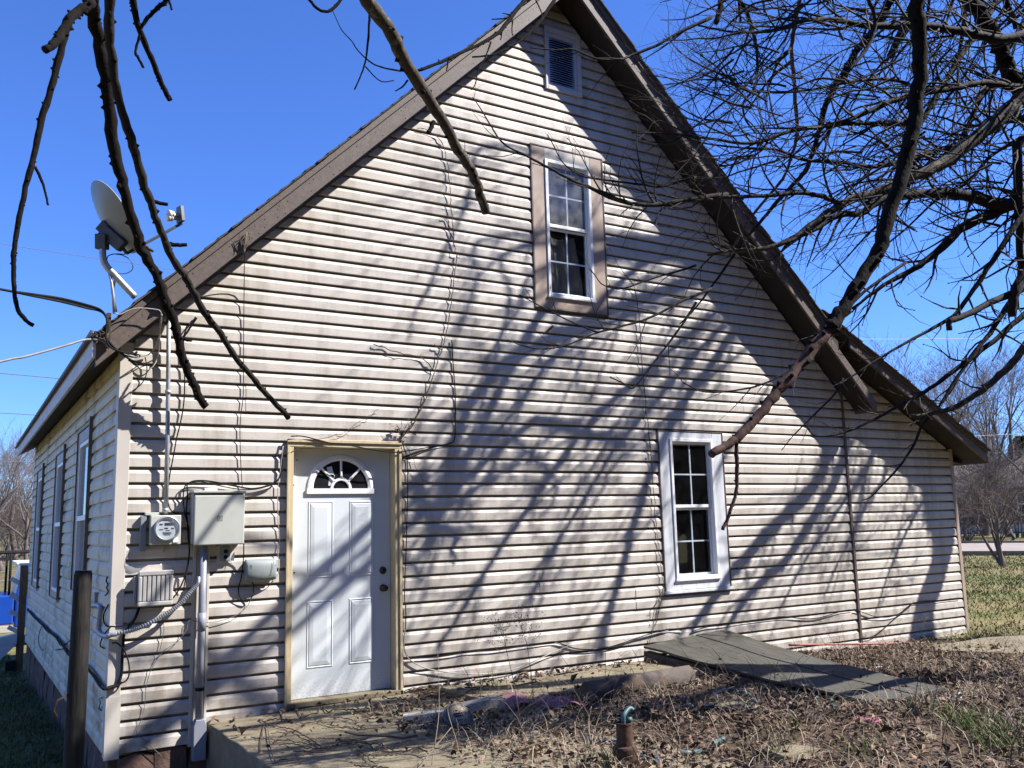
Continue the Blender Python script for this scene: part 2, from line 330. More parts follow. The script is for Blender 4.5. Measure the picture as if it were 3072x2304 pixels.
# pale road on the right, with a low kerb each side
def road_pt(s, off):
    c = Vector((37.0, 14.0, 0)); d = Vector((.42, -.907, 0)); n = Vector((.907, .42, 0)); return c+d*s+n*off
ROADM = mat('pale concrete road', (.25, .21, .18), (.31, .265, .23), scale=1.2, rough=.9, bump=.002, bscale=30)
mb = MB()
ss = list(range(-160, 121, 8))
vs_ = []; 
for s in ss:
    for off in (-4.6, 4.6):
        p = road_pt(s, off); vs_.append((p.x, p.y, float(gz(p.x, p.y))+.03+.05*(abs(s) < 400)))
mb.add(vs_, [(2*i, 2*i+1, 2*i+3, 2*i+2) for i in range(len(ss)-1)])
road = mb.build('road', ROADM); tag(road, 'pale concrete street crossing beyond the lawn', kind='structure')
mb = MB()
for off in (-4.75, 4.75):
    a = []
    for s in ss:
        p = road_pt(s, off); z = float(gz(p.x, p.y)); a.append(Vector((p.x, p.y, z)))
    for i in range(len(a)-1):
        n = Vector((.907, .42, 0))*.14; u = Vector((0, 0, .17)); dn = Vector((0, 0, -.2))
        q = [a[i]-n+dn, a[i]+n+dn, a[i]+n+u, a[i]-n+u, a[i+1]-n+dn, a[i+1]+n+dn, a[i+1]+n+u, a[i+1]-n+u]
        mb.add(q, [(0, 1, 2, 3), (7, 6, 5, 4), (0, 4, 5, 1), (1, 5, 6, 2), (2, 6, 7, 3), (3, 7, 4, 0)])
kerb = mb.build('kerb', CONC); tag(kerb, 'low concrete kerb along both sides of the street', kind='structure')

# concrete porch slab and walk along the wall
def slab(poly, z0, zt, name, label):
    bm = bmesh.new(); rr = random.Random(len(name))
    pts = []
    for i, (x, y) in enumerate(poly):
        x2, y2 = poly[(i+1) % len(poly)]; n = max(2, int(math.hypot(x2-x, y2-y)/.14))
        for k in range(n):
            t = k/n; j = .012 if k else 0
            pts.append((x+(x2-x)*t+rr.uniform(-j, j), y+(y2-y)*t+rr.uniform(-j, j)))
    top = [bm.verts.new((x, y, zt(x, y))) for x, y in pts]; bot = [bm.verts.new((x, y, z0)) for x, y in pts]
    n = len(pts); f = bm.faces.new(top)
    for i in range(n): bm.faces.new((top[i], bot[i], bot[(i+1) % n], top[(i+1) % n]))
    bmesh.ops.triangulate(bm, faces=[f]); bmesh.ops.recalc_face_normals(bm, faces=bm.faces[:])
    me = bpy.data.meshes.new(name); bm.to_mesh(me); bm.free()
    o = bpy.data.objects.new(name, me); COL.objects.link(o); me.materials.append(CONC)
    b = o.modifiers.new('edge', 'BEVEL'); b.width = .012; b.segments = 2; b.limit_method = 'ANGLE'
    return tag(o, label, kind='structure')
slab([(.775, .02), (.80, -3.6), (3.1, -3.6), (3.05, -1.25), (2.75, -1.0), (2.75, .02)], -.4, lambda x, y: .14+.03*min(1, max(0, (x-.8)/1.2)), 'porch_slab', 'worn concrete slab in front of the white back door')
slab([(2.77, -.16), (2.77, -.96), (4.0, -1.0), (5.15, -.92), (5.2, -.12)], -.2, lambda x, y: .205+.012*math.sin(3*x), 'concrete_walk', 'strip of concrete walk half buried beside the wall')
slab([(8.9, -.95), (9.3, -1.55), (10.6, -1.5), (11.1, -.9), (10.3, -.55), (9.2, -.6)], -.2, lambda x, y: .045+.01*math.sin(3*x), 'paving_slab', 'flat pale paving slab lying in the leaves by the corner')

# ------------------------------------------------------------------ the house
H = .12
HOUSE = thing('old_house', 'old gabled house with beige vinyl siding, white door and brown eaves', 'house', (4.4, 4.5, 0))
X0 = .045; XR = 8.66; XL2 = 10.9; YB = 9.1
zL = lambda x: 3.10+.98*(x-.03)           # underside line of the left rake
zR = lambda x: 7.28-.991*(x-4.52)         # ... of the right rake
zN = lambda x: 3.62-.516*(x-8.69)         # ... of the lean-to rake
xL = lambda z: .03+(z-3.10)/.98
xR = lambda z: 4.52+(7.28-z)/.991
xN = lambda z: 8.69+(3.62-z)/.516
PROF = [(0, -.040), (0, .0150), (.004, .0162), (.070, .0154), (.097, .0035), (.100, -.040), (.120, -.040)]
PROFL = [(0, -.006), (0, .0150), (.004, .0162), (.070, .0154), (.104, .0015), (.107, -.006), (.120, -.006)]
rb = random.Random(5)
def board(z0, xa, xb, side='front', joint=0., dz=0.):
    """one siding course between xa(z) and xb(z)"""
    if xb(z0+.06)-xa(z0+.06) < .03: return
    n = max(2, int((xb(z0)-xa(z0))/.45)); vs = []; pf = PROF if side == 'front' else PROFL
    ph = rb.uniform(0, 9); am = rb.uniform(.0006, .0017)
    for i in range(n+1):
        for d, o in pf:
            a, b = xa(z0+d), xb(z0+d)
            if b < a: b = a = (a+b)/2
            x = a+(b-a)*i/n
            w = am*math.sin(x*3.1+ph)+am*.6*math.sin(x*7.7+2*ph)
            oo = o+(w if o > .005 else 0)+joint
            zz = z0+d+.0012*math.sin(x*1.7+ph)*(1 if d < .099 else 0)+dz
            vs.append((x, -oo, zz) if side == 'front' else (X0-oo, x, zz))
    m = len(PROF)
    fs = [(i*m+k, (i+1)*m+k, (i+1)*m+k+1, i*m+k+1) for i in range(n) for k in range(m-1)]
    MB().add(vs, fs).build('siding_board', SID if side == 'front' else SIDL, HOUSE)
def course(z0, xa, xb, holes, side='front', cuts=()):
    """split a course at openings (x0, x1, z0, z1) and at butt joints"""
    zm = z0+.06; cur = [(xa, xb)]
    for hx0, hx1, hz0, hz1 in holes:
        if hz0 < zm < hz1:
            nxt = []
            for a, b in cur:
                if a(zm) < hx0 < b(zm) or a(zm) < hx1 < b(zm):
                    nxt += [(a, lambda z, h=hx0: h), (lambda z, h=hx1: h, b)]
                else: nxt.append((a, b))
            cur = nxt
    for c in cuts:
        cur = [q for a, b in cur for q in ([(a, lambda z, c=c: c-.002), (lambda z, c=c: c+.002, b)] if a(zm) < c-.1 and c+.1 < b(zm) else [(a, b)])]
    for k, (a, b) in enumerate(cur): board(z0, a, b, side, .0024*(k % 2))
DOORH = (1.395, 2.475, -1, 2.385); UPH = (3.99, 4.945, 3.86, 5.655); LOH = (5.55, 6.525, .875, 2.625); VENTH = (4.215, 4.70, 6.325, 7.07)
CHASE = (.655, .745, -1, 1.545)
jr = random.Random(11); cuts = []
for k in range(62):
    z0 = k*H
    if k % 2 == 0: cuts = [c for c in ([jr.choice([1.03, 3.95, 4.55, 6.9, 7.6, 3.2, 5.15])] if jr.random() < .7 else [])]
    if z0 > zL(4.4)-.03: break
    lo = lambda z: max(.125, xL(z)+.02); hi = lambda z: min(8.645, xR(z)-.02)
    course(z0, lo, hi, [DOORH, UPH, LOH, VENTH, CHASE], 'front', cuts)
for k in range(32):
    z0 = k*H
    lo = lambda z: max(8.695, (xR(z)+.25 if z > 3.9 else 0)); hi = lambda z: min(10.86, xN(z)-.02)
    if z0 < 3.55: course(z0+.0, lo, hi, [], 'front', [])
LW = [(1.57, 2.57, 1.10, 2.68), (3.95, 4.95, .92, 2.63), (6.95, 7.95, .91, 2.62)]
for k in range(27):
    cuts = [jr.choice([3.3, 5.6, 6.3, 8.4])] if k % 2 == 0 and jr.random() < .5 else []
    course(k*H-.01, lambda z: .09, lambda z: YB-.03, LW, 'left', cuts)

# sheathing behind the siding, with the openings left free
def clip_poly(P, a, b, c):
    out = []
    for i in range(len(P)):
        p, q = P[i], P[(i+1) % len(P)]; fp = a*p[0]+b*p[1]-c; fq = a*q[0]+b*q[1]-c
        if fp <= 0: out.append(p)
        if fp*fq < 0: t = fp/(fp-fq); out.append((p[0]+(q[0]-p[0])*t, p[1]+(q[1]-p[1])*t))
    return out
def sheath(x0, x1, z0, z1, holes, clips, mk, mb):
    xs = sorted({x0, x1, *[h[0] for h in holes], *[h[1] for h in holes]}); zs = sorted({z0, z1, *[h[2] for h in holes if h[2] > z0], *[h[3] for h in holes]})
    for a, b in zip(xs, xs[1:]):
        for c, d in zip(zs, zs[1:]):
            mx, mz = (a+b)/2, (c+d)/2
            if any(h[0] < mx < h[1] and h[2] < mz < h[3] for h in holes): continue
            P = [(a, c), (b, c), (b, d), (a, d)]
            for cl in clips: P = clip_poly(P, *cl)
            if len(P) > 2: mb.add([mk(*p) for p in P], [tuple(range(len(P)))])
IN = lambda h, e=.05: (h[0]+e, h[1]-e, h[2]+e, h[3]-e)
mb = MB()
holes = [IN(DOORH, .022), IN(UPH, .16), IN(LOH, .16), IN(VENTH, .05)]
sheath(X0+.02, XR, -.05, 7.6, holes, [(-.98, 1, 3.10+.12-.98*.03), (.991, 1, 7.28+.12+.991*4.52)], lambda x, z: (x, .052, z), mb)
sheath(XR, XL2-.01, -.05, 3.9, [], [(.516, 1, 3.62+.1+.516*8.69)], lambda x, z: (x, .052, z), mb)
sheath(.03, YB-.02, -.05, 3.2, [IN(h, .1) for h in LW], [], lambda y, z: (X0+.052, y, z), mb)
# right and rear walls
mb.add([(XL2-.01, .012, -.05), (XL2-.01, YB, -.05), (XL2-.01, YB, 2.5), (XL2-.01, .012, 2.5)], [(0, 1, 2, 3)])
mb.add([(X0+.012, YB, -.05), (XL2, YB, -.05), (XL2, YB, 2.45), (8.66, YB, 3.1), (4.41, YB, 7.35), (X0+.012, YB, 3.1)], [(0, 1, 2, 3, 4, 5)])
mb.build('wall', SID, HOUSE)
# dark rooms behind the windows
for h, yy in ((IN(UPH, .15), 1.2), (IN(LOH, .15), 1.6)):
    x0, x1, z0, z1 = h[0]-.3, h[1]+.3, h[2]-.3, h[3]+.3
    q = [(x0, .02, z0), (x1, .02, z0), (x1, .02, z1), (x0, .02, z1), (x0, yy, z0), (x1, yy, z0), (x1, yy, z1), (x0, yy, z1)]
    MB().add(q, [(0, 1, 5, 4), (1, 2, 6, 5), (2, 3, 7, 6), (3, 0, 4, 7), (4, 5, 6, 7)]).build('dark_room', DARK, HOUSE)
for h in LW:
    y0, y1, z0, z1 = h[0]-.1, h[1]+.1, h[2]-.1, h[3]+.1
    q = [(X0+.03, y0, z0), (X0+.03, y1, z0), (X0+.03, y1, z1), (X0+.03, y0, z1), (1.2, y0, z0), (1.2, y1, z0), (1.2, y1, z1), (1.2, y0, z1)]
    MB().add(q, [(0, 1, 5, 4), (1, 2, 6, 5), (2, 3, 7, 6), (3, 0, 4, 7), (4, 5, 6, 7)]).build('dark_room', DARK, HOUSE)
MB().box(4.1, 4.8, .14, .16, 6.2, 7.2).build('vent_backing', DARK, HOUSE)

# corner posts and vertical joint strip
mb = MB(); mb.box(X0-.018, .125, -.020, .008, -.03, 3.16); mb.box(X0-.018, X0+.004, .008, .095, -.03, 3.2); mb.build('corner_post', POSTM, HOUSE, .003)
mb = MB(); mb.box(X0-.021, .13, -.023, -.0205, -.035, .42); mb.build('corner_patch', POSTM, HOUSE)
mb = MB(); mb.box(10.855, XL2+.02, -.022, .008, -.03, 2.52); mb.box(XL2-.002, XL2+.02, .008, .09, -.03, 2.5); mb.build('corner_post', TAN, HOUSE, .003)
mb = MB(); mb.box(8.645, 8.672, -.030, .01, -.02, 3.3); mb.box(8.674, 8.695, -.022, .01, -.02, 3.3); mb.build('joint_strip', TRIMB, HOUSE, .002)
mb = MB(); mb.box(X0-.015, X0+.01, YB-.03, YB+.02, -.03, 3.1); mb.build('corner_post', POSTM, HOUSE)

# foundation: rough red stones under the siding
fr = random.Random(3)
def stone(c, s, r):
    bm = bmesh.new(); bmesh.ops.create_cube(bm, size=1); bmesh.ops.subdivide_edges(bm, edges=bm.edges[:], cuts=1, use_grid_fill=True)
    for v in bm.verts:
        p = v.co.normalized()*.62; v.co = v.co.lerp(p, .45); v.co += Vector((r.uniform(-.06, .06), r.uniform(-.06, .06), r.uniform(-.06, .06)))
        v.co = Vector((v.co.x*s[0], v.co.y*s[1], v.co.z*s[2]))+Vector(c)
    me = bpy.data.meshes.new('foundation_stone'); bm.to_mesh(me); bm.free()
    o = bpy.data.objects.new('foundation_stone', me); COL.objects.link(o); me.materials.append(STONE); o.parent = HOUSE; o.location = -WL(HOUSE)
    for p in me.polygons: p.use_smooth = False
y = .05
while y < 9:
    l = fr.uniform(.28, .55); z = float(gz(X0, y)); hgt = -.02-z
    stone((X0+.13, y+l/2, z+hgt*.5-.08), (.26, l*1.02, hgt+.18), fr); y += l
x = .12
while x < .74:
    l = fr.uniform(.2, .3); stone((x+l/2, .1, -.19), (l*1.03, .2, .36), fr); x += l
mb = MB(); mb.box(X0+.06, .78, .06, .3, -.6, -.035); mb.box(X0+.08, .4, .1, YB, -1.2, -.03); mb.box(2.4, XL2-.03, .03, .3, -.4, .0); mb.build('foundation', STONE, HOUSE)

# roof: decks, shingle courses, rakes, fascia, soffits
YF = -.40; YR = 9.5
def deck(xa, za, xb, zb, th, y0, y1, name, m):
    return MB().prism([(xa, za), (xb, zb), (xb, zb+th), (xa, za+th)], y0, y1).build(name, m, HOUSE)
ZL = lambda x: zL(x)+.10; ZR = lambda x: zR(x)+.10; ZN = lambda x: zN(x)+.07
RX = 4.408
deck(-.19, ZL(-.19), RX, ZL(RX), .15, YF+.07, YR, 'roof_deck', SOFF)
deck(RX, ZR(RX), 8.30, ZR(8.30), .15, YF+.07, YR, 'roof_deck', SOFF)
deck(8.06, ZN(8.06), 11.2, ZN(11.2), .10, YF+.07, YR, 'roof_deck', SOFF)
sr = random.Random(8)
def shingles(xa, za, xb, zb):
    a = Vector((xa, 0, za)); b = Vector((xb, 0, zb)); d = (b-a); Ls = d.length; d.normalize()
    n = Vector((-d.z, 0, d.x)); n = n if n.z > 0 else -n
    k = 0
    while k*.145 < Ls:
        s0, s1 = k*.145-.02, min(k*.145+.17, Ls+.02)
        p0 = a+d*s0; p1 = a+d*s1
        q = [p0+n*.002, p1+n*.001, p1+n*.006, p0+n*(.017+sr.uniform(0, .006))]
        yo = sr.uniform(-.012, .012)
        MB().prism([(p.x, p.z) for p in q], YF+.003+yo, YR+.03).build('shingle_course', SHING, HOUSE); k += 1
shingles(-.225, ZL(-.225)+.15, RX, ZL(RX)+.15)
shingles(8.15, ZR(8.15)+.15, RX, ZR(RX)+.15)
shingles(11.24, ZN(11.24)+.10, 8.0, ZN(8.0)+.10)
def rake(f, xa, xb, h, y0, y1, name='rake_board', e0=0, e1=0, m=None):
    """board on the gable edge, bottom line f, vertical height h; e = plumb-cut slant"""
    return MB().prism([(xa, f(xa)), (xb, f(xb)), (xb+e1, f(xb+e1)+h), (xa+e0, f(xa+e0)+h)], y0, y1).build(name, m or TRIMB, HOUSE, .004)
rake(zL, -.19, RX, .175, -.35, -.32); rake(lambda x: zL(x)+.178, -.20, RX, .07, -.368, -.33, 'rake_trim')
rake(zR, RX, 8.15, .175, -.35, -.32); rake(zR, 8.152, 8.91, .14, -.349, -.32); rake(lambda x: zR(x)+.178, RX, 8.14, .07, -.368, -.33, 'rake_trim')
rake(zN, 8.5, 11.20, .125, -.352, -.322); rake(lambda x: zN(x)+.128, 8.02, 11.22, .05, -.368, -.33, 'rake_trim')
# short lookout boards between rake and wall
mb = MB(); mb.box(-.215, -.19, -.35, 9.42, 2.955, 3.145); mb.build('fascia_board', FASC, HOUSE, .003)
mb = MB(); mb.box(-.235, -.215, -.36, 9.45, 3.10, 3.165); mb.build('fascia_trim', TRIMB, HOUSE, .003)
mb = MB(); mb.box(11.2, 11.225, -.35, 9.42, 2.30, 2.50); mb.build('fascia_board', TRIMB, HOUSE, .003)
mb = MB(); mb.box(8.91, 8.925, -.35, -.0, 2.93, 3.06); mb.build('fascia_board', TRIMB, HOUSE, .003)
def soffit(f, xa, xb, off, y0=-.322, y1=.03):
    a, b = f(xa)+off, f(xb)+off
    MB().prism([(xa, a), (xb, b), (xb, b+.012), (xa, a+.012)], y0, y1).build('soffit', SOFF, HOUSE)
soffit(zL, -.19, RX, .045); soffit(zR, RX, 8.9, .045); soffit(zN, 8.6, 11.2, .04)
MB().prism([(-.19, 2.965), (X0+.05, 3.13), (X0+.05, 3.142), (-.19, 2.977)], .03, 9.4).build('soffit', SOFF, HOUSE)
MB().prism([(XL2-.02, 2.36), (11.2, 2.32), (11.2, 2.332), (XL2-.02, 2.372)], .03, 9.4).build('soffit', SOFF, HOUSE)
# nail heads on the left rake
mb = MB(); nr = random.Random(4)
for i in range(46):
    x = nr.uniform(.0, 4.1); z = zL(x)+nr.choice([.04, .13])+nr.uniform(-.012, .012)
    mb.lathe([(.0055, 0), (.004, .0025)], zframe((x, -.35, z), (0, -1, 0)), 8)
tag(mb.build('nail', STEEL, HOUSE), kind='stuff')

# --- door
fy = .085; qx = lambda x: -1.019+(x+1.019)*1.011; qz = lambda z: 1.637+(z-1.637)*1.011
DR = mb = MB()
mb.box(1.452, 2.395, fy, fy+.04, .215, 2.343)
door = mb.build('door', DOORM, HOUSE, .003)
def raised(x0, x1, z0, z1):
    """pressed panel: groove ring, sloping margin and raised field"""
    mb = MB(); ring = [(0, .0), (.012, .006), (.02, .0), (.028, .005), (.06, .010)]
    rs = []
    for e, o in ring:
        rs.append([(x0+e, fy-o, z0+e), (x1-e, fy-o, z0+e), (x1-e, fy-o, z1-e), (x0+e, fy-o, z1-e)])
    vs = [p for r in rs for p in r]
    fs = [(i*4+k, i*4+(k+1) % 4, i*4+4+(k+1) % 4, i*4+4+k) for i in range(len(rs)-1) for k in range(4)]
    fs.append(tuple((len(rs)-1)*4+k for k in range(4)))
    mb.add(vs, fs).build('door_panel', DOORM, door)
for a in ((1.585, 1.822, 1.215, 1.88), (1.965, 2.202, 1.215, 1.88), (1.58, 1.82, .465, 1.03), (1.962, 2.20, .465, 1.03)): raised(qx(a[0]), qx(a[1]), qz(a[2]), qz(a[3]))
# fanlight
cx, cz, R = qx(1.888), qz(1.985), .262
mb = MB(); n = 28
def arc(r, y): return [(cx+r*1.03*math.cos(math.pi*i/n), y, cz+r*math.sin(math.pi*i/n)) for i in range(n+1)]
for (ra, ya), (rb_, yb) in zip([(.305, fy), (.300, fy-.014), (.272, fy-.019), (.252, fy-.012)], [(.300, fy-.014), (.272, fy-.019), (.252, fy-.012), (.248, fy+.004)]):
    A, B = arc(ra, ya), arc(rb_, yb); mb.add(A+B, [(i, i+1, n+2+i, n+1+i) for i in range(n)])
mb.box(cx-.318, cx+.318, fy-.02, fy+.0, cz-.045, cz+.002)
for th in (45, 90, 135):
    c, s = math.cos(math.radians(th)), math.sin(math.radians(th)); p = Vector((cx, fy-.006, cz)); d = Vector((c, 0, s)); q = Vector((-s, 0, c))*.011
    a, b = p+d*.09, p+d*.255; o = Vector((0, -.008, 0))
    mb.add([a-q, a+q, b+q, b-q, a-q*.5+o, a+q*.5+o, b+q*.5+o, b-q*.5+o], [(4, 5, 6, 7), (0, 1, 5, 4), (2, 3, 7, 6), (1, 2, 6, 5), (3, 0, 4, 7)])
for (ra, ya), (rb_, yb) in zip([(.10, fy-.002), (.095, fy-.014), (.075, fy-.014)], [(.095, fy-.014), (.075, fy-.014), (.07, fy-.002)]):
    A, B = arc(ra, ya), arc(rb_, yb); mb.add(A+B, [(i, i+1, n+2+i, n+1+i) for i in range(n)])
fan = mb.build('fanlight_frame', WHITE, door)
G1 = glass('fanlight glass', dust=.02)
GD = mat('dark fanlight pane', (.012, .012, .014), (.02, .02, .022), rough=.08, spec=.6)
mb = MB(); mb.add([(cx, fy-.002, cz)]+arc(.25, fy-.002), [(0, i+1, i+2) for i in range(n)]); mb.build('fanlight_pane', GD, door)
mb = MB(); 
for (x, z, a) in ((qx(1.79), qz(2.13), .25), (qx(1.80), qz(2.06), -.1)):
    c, s = math.cos(a), math.sin(a); mb.add([(x+c*u-s*w, fy-.0035, z+s*u+c*w) for u, w in ((-.025, -.05), (.025, -.05), (.025, .05), (-.025, .05))], [(0, 1, 2, 3)])
mb.build('paper_behind_pane', GREYW, door)
BRASS = mat('dark bronze', (.05, .04, .03), (.09, .075, .06), scale=20, rough=.35, metal=.8)
for z, prof in ((1.255, [(.034, 0), (.034, .006), (.028, .014), (.016, .016), (.016, .02), (.0, .02)]), (1.10, [(.033, 0), (.033, .006), (.014, .01), (.013, .03), (.024, .036), (.029, .05), (.026, .064), (.012, .07), (0, .071)])):
    MB().lathe(prof, zframe((qx(2.285), fy, qz(z)), (0, -1, 0)), 20).build('deadbolt' if z > 1.2 else 'door_knob', BRASS, door)
mb = MB()
for x, z in ((1.515, 2.24), (1.485, 2.02), (1.50, 1.27)): mb.lathe([(.007, 0), (.005, .003)], zframe((x, fy, z), (0, -1, 0)), 8)
mb.build('screw_hole', BLACK, door)
# frame: jambs, brick mould, sill
mb = MB(); mb.box(1.418, 1.45, -.02, .13, .16, 2.34); mb.build('door_jamb', PINE, HOUSE, .002)
mb = MB(); mb.box(2.397, 2.43, -.02, .13, .16, 2.34); mb.build('door_jamb', PINE, HOUSE, .002)
mb = MB(); mb.box(1.418, 2.43, -.02, .13, 2.344, 2.374); mb.build('door_jamb', PINE, HOUSE, .002)
def mould(pts):  # stepped brick mould: two layers
    for (x0, x1, z0, z1, y0, y1) in pts: MB().box(x0, x1, y0, y1, z0, z1).build('brick_mould', PINE, HOUSE, .004)
mould([(1.388, 1.446, .15, 2.345, -.037, -.0205), (2.392, 2.455, .17, 2.345, -.037, -.0205), (1.388, 2.455, 2.347, 2.412, -.039, -.0205)])
mould([(1.386, 1.412, .15, 2.345, -.050, -.038), (2.43, 2.4575, .17, 2.345, -.050, -.038), (1.384, 2.46, 2.385, 2.414, -.053, -.040)])
MB().box(1.40, 2.46, -.05, .13, .168, .212).build('door_sill', CONC, HOUSE, .006)

# --- windows on the front
def win(hole, trim, sash, meet, tw, m_trim, gl, name_label, curtain=False, head=None, vy=-.022):
    x0, x1, z0, z1 = hole; sx0, sx1, sz0, sz1 = sash
    w = MB(); w.box(x0, x0+.014, -.027, .0, z0, z1); w.box(x1-.014, x1, -.027, .0, z0, z1); w.box(x0, x1, -.0275, .0, z1-.012, z1-.0005)
    W0 = w.build('window', JCH, HOUSE); W0['label'] = name_label
    # flat casing boards
    for k, (a, b, c, d) in enumerate(((x0+.015, sx0, z0+.002, z1-.015), (sx1, x1-.015, z0+.002, z1-.015), (sx0+.001, sx1-.001, z0+.004, sz0), (sx0+.001, sx1-.001, sz1, z1-.016))):
        MB().box(a, b, vy, .01, c, d).build('casing_board', (head if (k == 3 and head) else m_trim), W0, .003)
    f = MB(); e = .034
    f.box(sx0, sx0+e, -.034, .06, sz0, sz1); f.box(sx1-e, sx1, -.034, .06, sz0, sz1); f.box(sx0+e, sx1-e, -.0335, .06, sz0, sz0+e*1.1); f.box(sx0+e, sx1-e, -.0335, .06, sz1-e, sz1)
    f.box(sx0-.01, sx1+.01, -.045, -.02, sz0-.012, sz0+.012)
    f.build('window_frame', WHITE, W0, .003)
    ix0, ix1 = sx0+e+.001, sx1-e-.001
    for (a, b, yy) in ((meet+.001, sz1-e-.001, .0), (sz0+e*1.1+.001, meet-.001, .028)):
        s = MB(); q = .024; r = .034 if yy == 0 else .03
        s.box(ix0, ix0+q, yy, yy+.024, a, b); s.box(ix1-q, ix1, yy, yy+.024, a, b); s.box(ix0+q, ix1-q, yy+.0005, yy+.024, b-q, b); s.box(ix0+q, ix1-q, yy+.0005, yy+.024, a, a+(r if yy == 0 else q))
        so = s.build('sash', WHITE, W0, .002)
        xm, zm = (ix0+ix1)/2, (a+b)/2+.003
        mu = MB(); mu.box(xm-.008, xm+.008, yy+.011, yy+.021, a+q, b-q); mu.box(ix0+q, xm-.0085, yy+.011, yy+.020, zm-.008, zm+.008); mu.box(xm+.0085, ix1-q, yy+.011, yy+.020, zm-.008, zm+.008)
        mu.build('muntin', WHITE, so)
        for xa, xb in ((ix0+q, xm), (xm, ix1-q)):
            for za, zb in ((a+q, zm), (zm, b-q)):
                MB().add([(xa, yy+.0095, za), (xb, yy+.0095, za), (xb, yy+.0095, zb), (xa, yy+.0095, zb)], [(0, 1, 2, 3)]).build('pane', gl[0] if yy == 0 else gl[1], so)
    return W0
GU = glass('dusty pane', dust=.34, rough=.06); GC = glass('clear pane', dust=.015)
wu = win(UPH, .16, (4.165, 4.765, 3.99, 5.51), 4.765, .03, TAN, (GU, GC), 'narrow attic window with tan casing and grey curtain', head=POSTM)
wlow = win(LOH, .16, (5.715, 6.355, .985, 2.535), 1.765, .03, GREYW, (GC, GC), 'tall four over four window with weathered white casing')
MB().box(5.54, 6.54, -.052, .0, .845, .874).build('window_sill', GREYW, wlow, .004)
MB().box(4.06, 4.94, -.035, .0, 3.845, 3.859).build('window_sill', JCH, wu, .003)
# curtain behind the lower attic sash
mb = MB(); vs_ = []; nx_, nz_ = 24, 14
for j in range(nz_+1):
    for i in range(nx_+1):
        u, v = i/nx_, j/nz_
        x = 4.20+.50*u; z = 4.02+.71*v-.05*math.sin(math.pi*u)*(v > .9)
        x -= (.13*max(0, v-.15)*max(0, u-.3)) if True else 0
        vs_.append((x, .12+.018*math.sin(u*17+v*2)+.01*math.sin(u*31), z))
mb.add(vs_, [(j*(nx_+1)+i, j*(nx_+1)+i+1, (j+1)*(nx_+1)+i+1, (j+1)*(nx_+1)+i) for j in range(nz_) for i in range(nx_)], True)
mb.build('curtain', CURT, wu)
mb = MB(); mb.box(5.80, 6.24, .5, .52, 1.05, 1.52); mb.build('chair_back', CURT, wlow)
# --- gable vent
x0, x1, z0, z1 = VENTH
mb = MB(); mb.box(x0, x0+.028, -.035, .0, z0, z1); mb.box(x1-.05, x1, -.035, .0, z0, z1); mb.box(x0+.028, x1-.05, -.0345, .0, z0, z0+.05); mb.box(x0+.028, x1-.05, -.0345, .0, z1-.06, z1)
vent = mb.build('gable_vent', POSTM, HOUSE, .004)
mb = MB(); mb.box(x0+.029, x0+.065, -.018, .02, z0+.051, z1-.061); mb.box(x1-.085, x1-.051, -.018, .02, z0+.051, z1-.061); mb.box(x0+.066, x1-.086, -.0175, .02, z0+.051, z0+.085); mb.box(x0+.066, x1-.086, -.0175, .02, z1-.11, z1-.061); mb.build('vent_frame', VENTM, vent, .002)
for k in range(20):
    z = z0+.092+k*.0268
    mb = MB(); a, b = x0+.068, x1-.088
    vs_ = []; 
    for i in range(9):
        u = i/8; o = .014*math.sin(math.pi*min(1, max(0, u*1.0)))**.4
        vs_ += [(a+(b-a)*u, .004, z+.022), (a+(b-a)*u, -.004-o*.6, z+.012), (a+(b-a)*u, -.006-o, z+.002)]
    mb.add(vs_, [(i*3+q, i*3+3+q, i*3+4+q, i*3+1+q) for i in range(8) for q in (0, 1)], True)
    mb.build('louver', VENTM, vent)
# --- windows on the shaded side wall
for n_, (h, lab) in enumerate(zip(LW, ('side window nearest the house corner', 'middle window of the shaded side wall', 'farthest window of the shaded side wall'))):
    y0, y1, z0, z1 = h
    B_ = lambda a, b, c, d, o0, o1: MB().box(X0-o1, X0-o0, a, b, c, d)
    w = MB()
    for a, b, c, d in ((y0, y0+.02, z0, z1+.06), (y1-.02, y1, z0, z1), (y0+.02, y1-.02, z1-.015, z1)): w.box(X0-.045, X0+.005, a, b, c, d)
    W0 = w.build('window', JCH, HOUSE); W0['label'] = lab
    for a, b, c, d in ((y0+.021, y0+.10, z0, z1-.016), (y1-.10, y1-.021, z0, z1-.016), (y0+.101, y1-.101, z1-.13, z1-.016), (y0+.101, y1-.101, z0, z0+.07)):
        B_(a, b, c, d, -.01, .032).build('casing_board', TAN, W0, .003)
    f = MB(); a, b, c, d = y0+.101, y1-.101, z0+.071, z1-.131; zm = 1.80-.03*n_; e = .04
    for q in ((a, a+e, c, d), (b-e, b, c, d), (a+e, b-e, c, c+e), (a+e, b-e, d-e, d), (a+e, b-e, zm-.025, zm+.025)): f.box(X0-.028, X0+.05, *q)
    f.build('window_frame', WHITE, W0, .003)
    GS = glass('side pane', dust=.02) if n_ == 0 else GS
    MB().add([(X0-.002, a+e, zm), (X0-.002, b-e, zm), (X0-.002, b-e, d-e), (X0-.002, a+e, d-e)], [(0, 1, 2, 3)]).build('pane', GS, W0)
    MB().add([(X0+.01, a+e, c+e), (X0+.01, b-e, c+e), (X0+.01, b-e, zm), (X0+.01, a+e, zm)], [(0, 1, 2, 3)]).build('pane', GS, W0)
    B_(y0-.01, y1+.01, z0-.03, z0-.002, -.01, .05).build('window_sill', POSTM, W0)
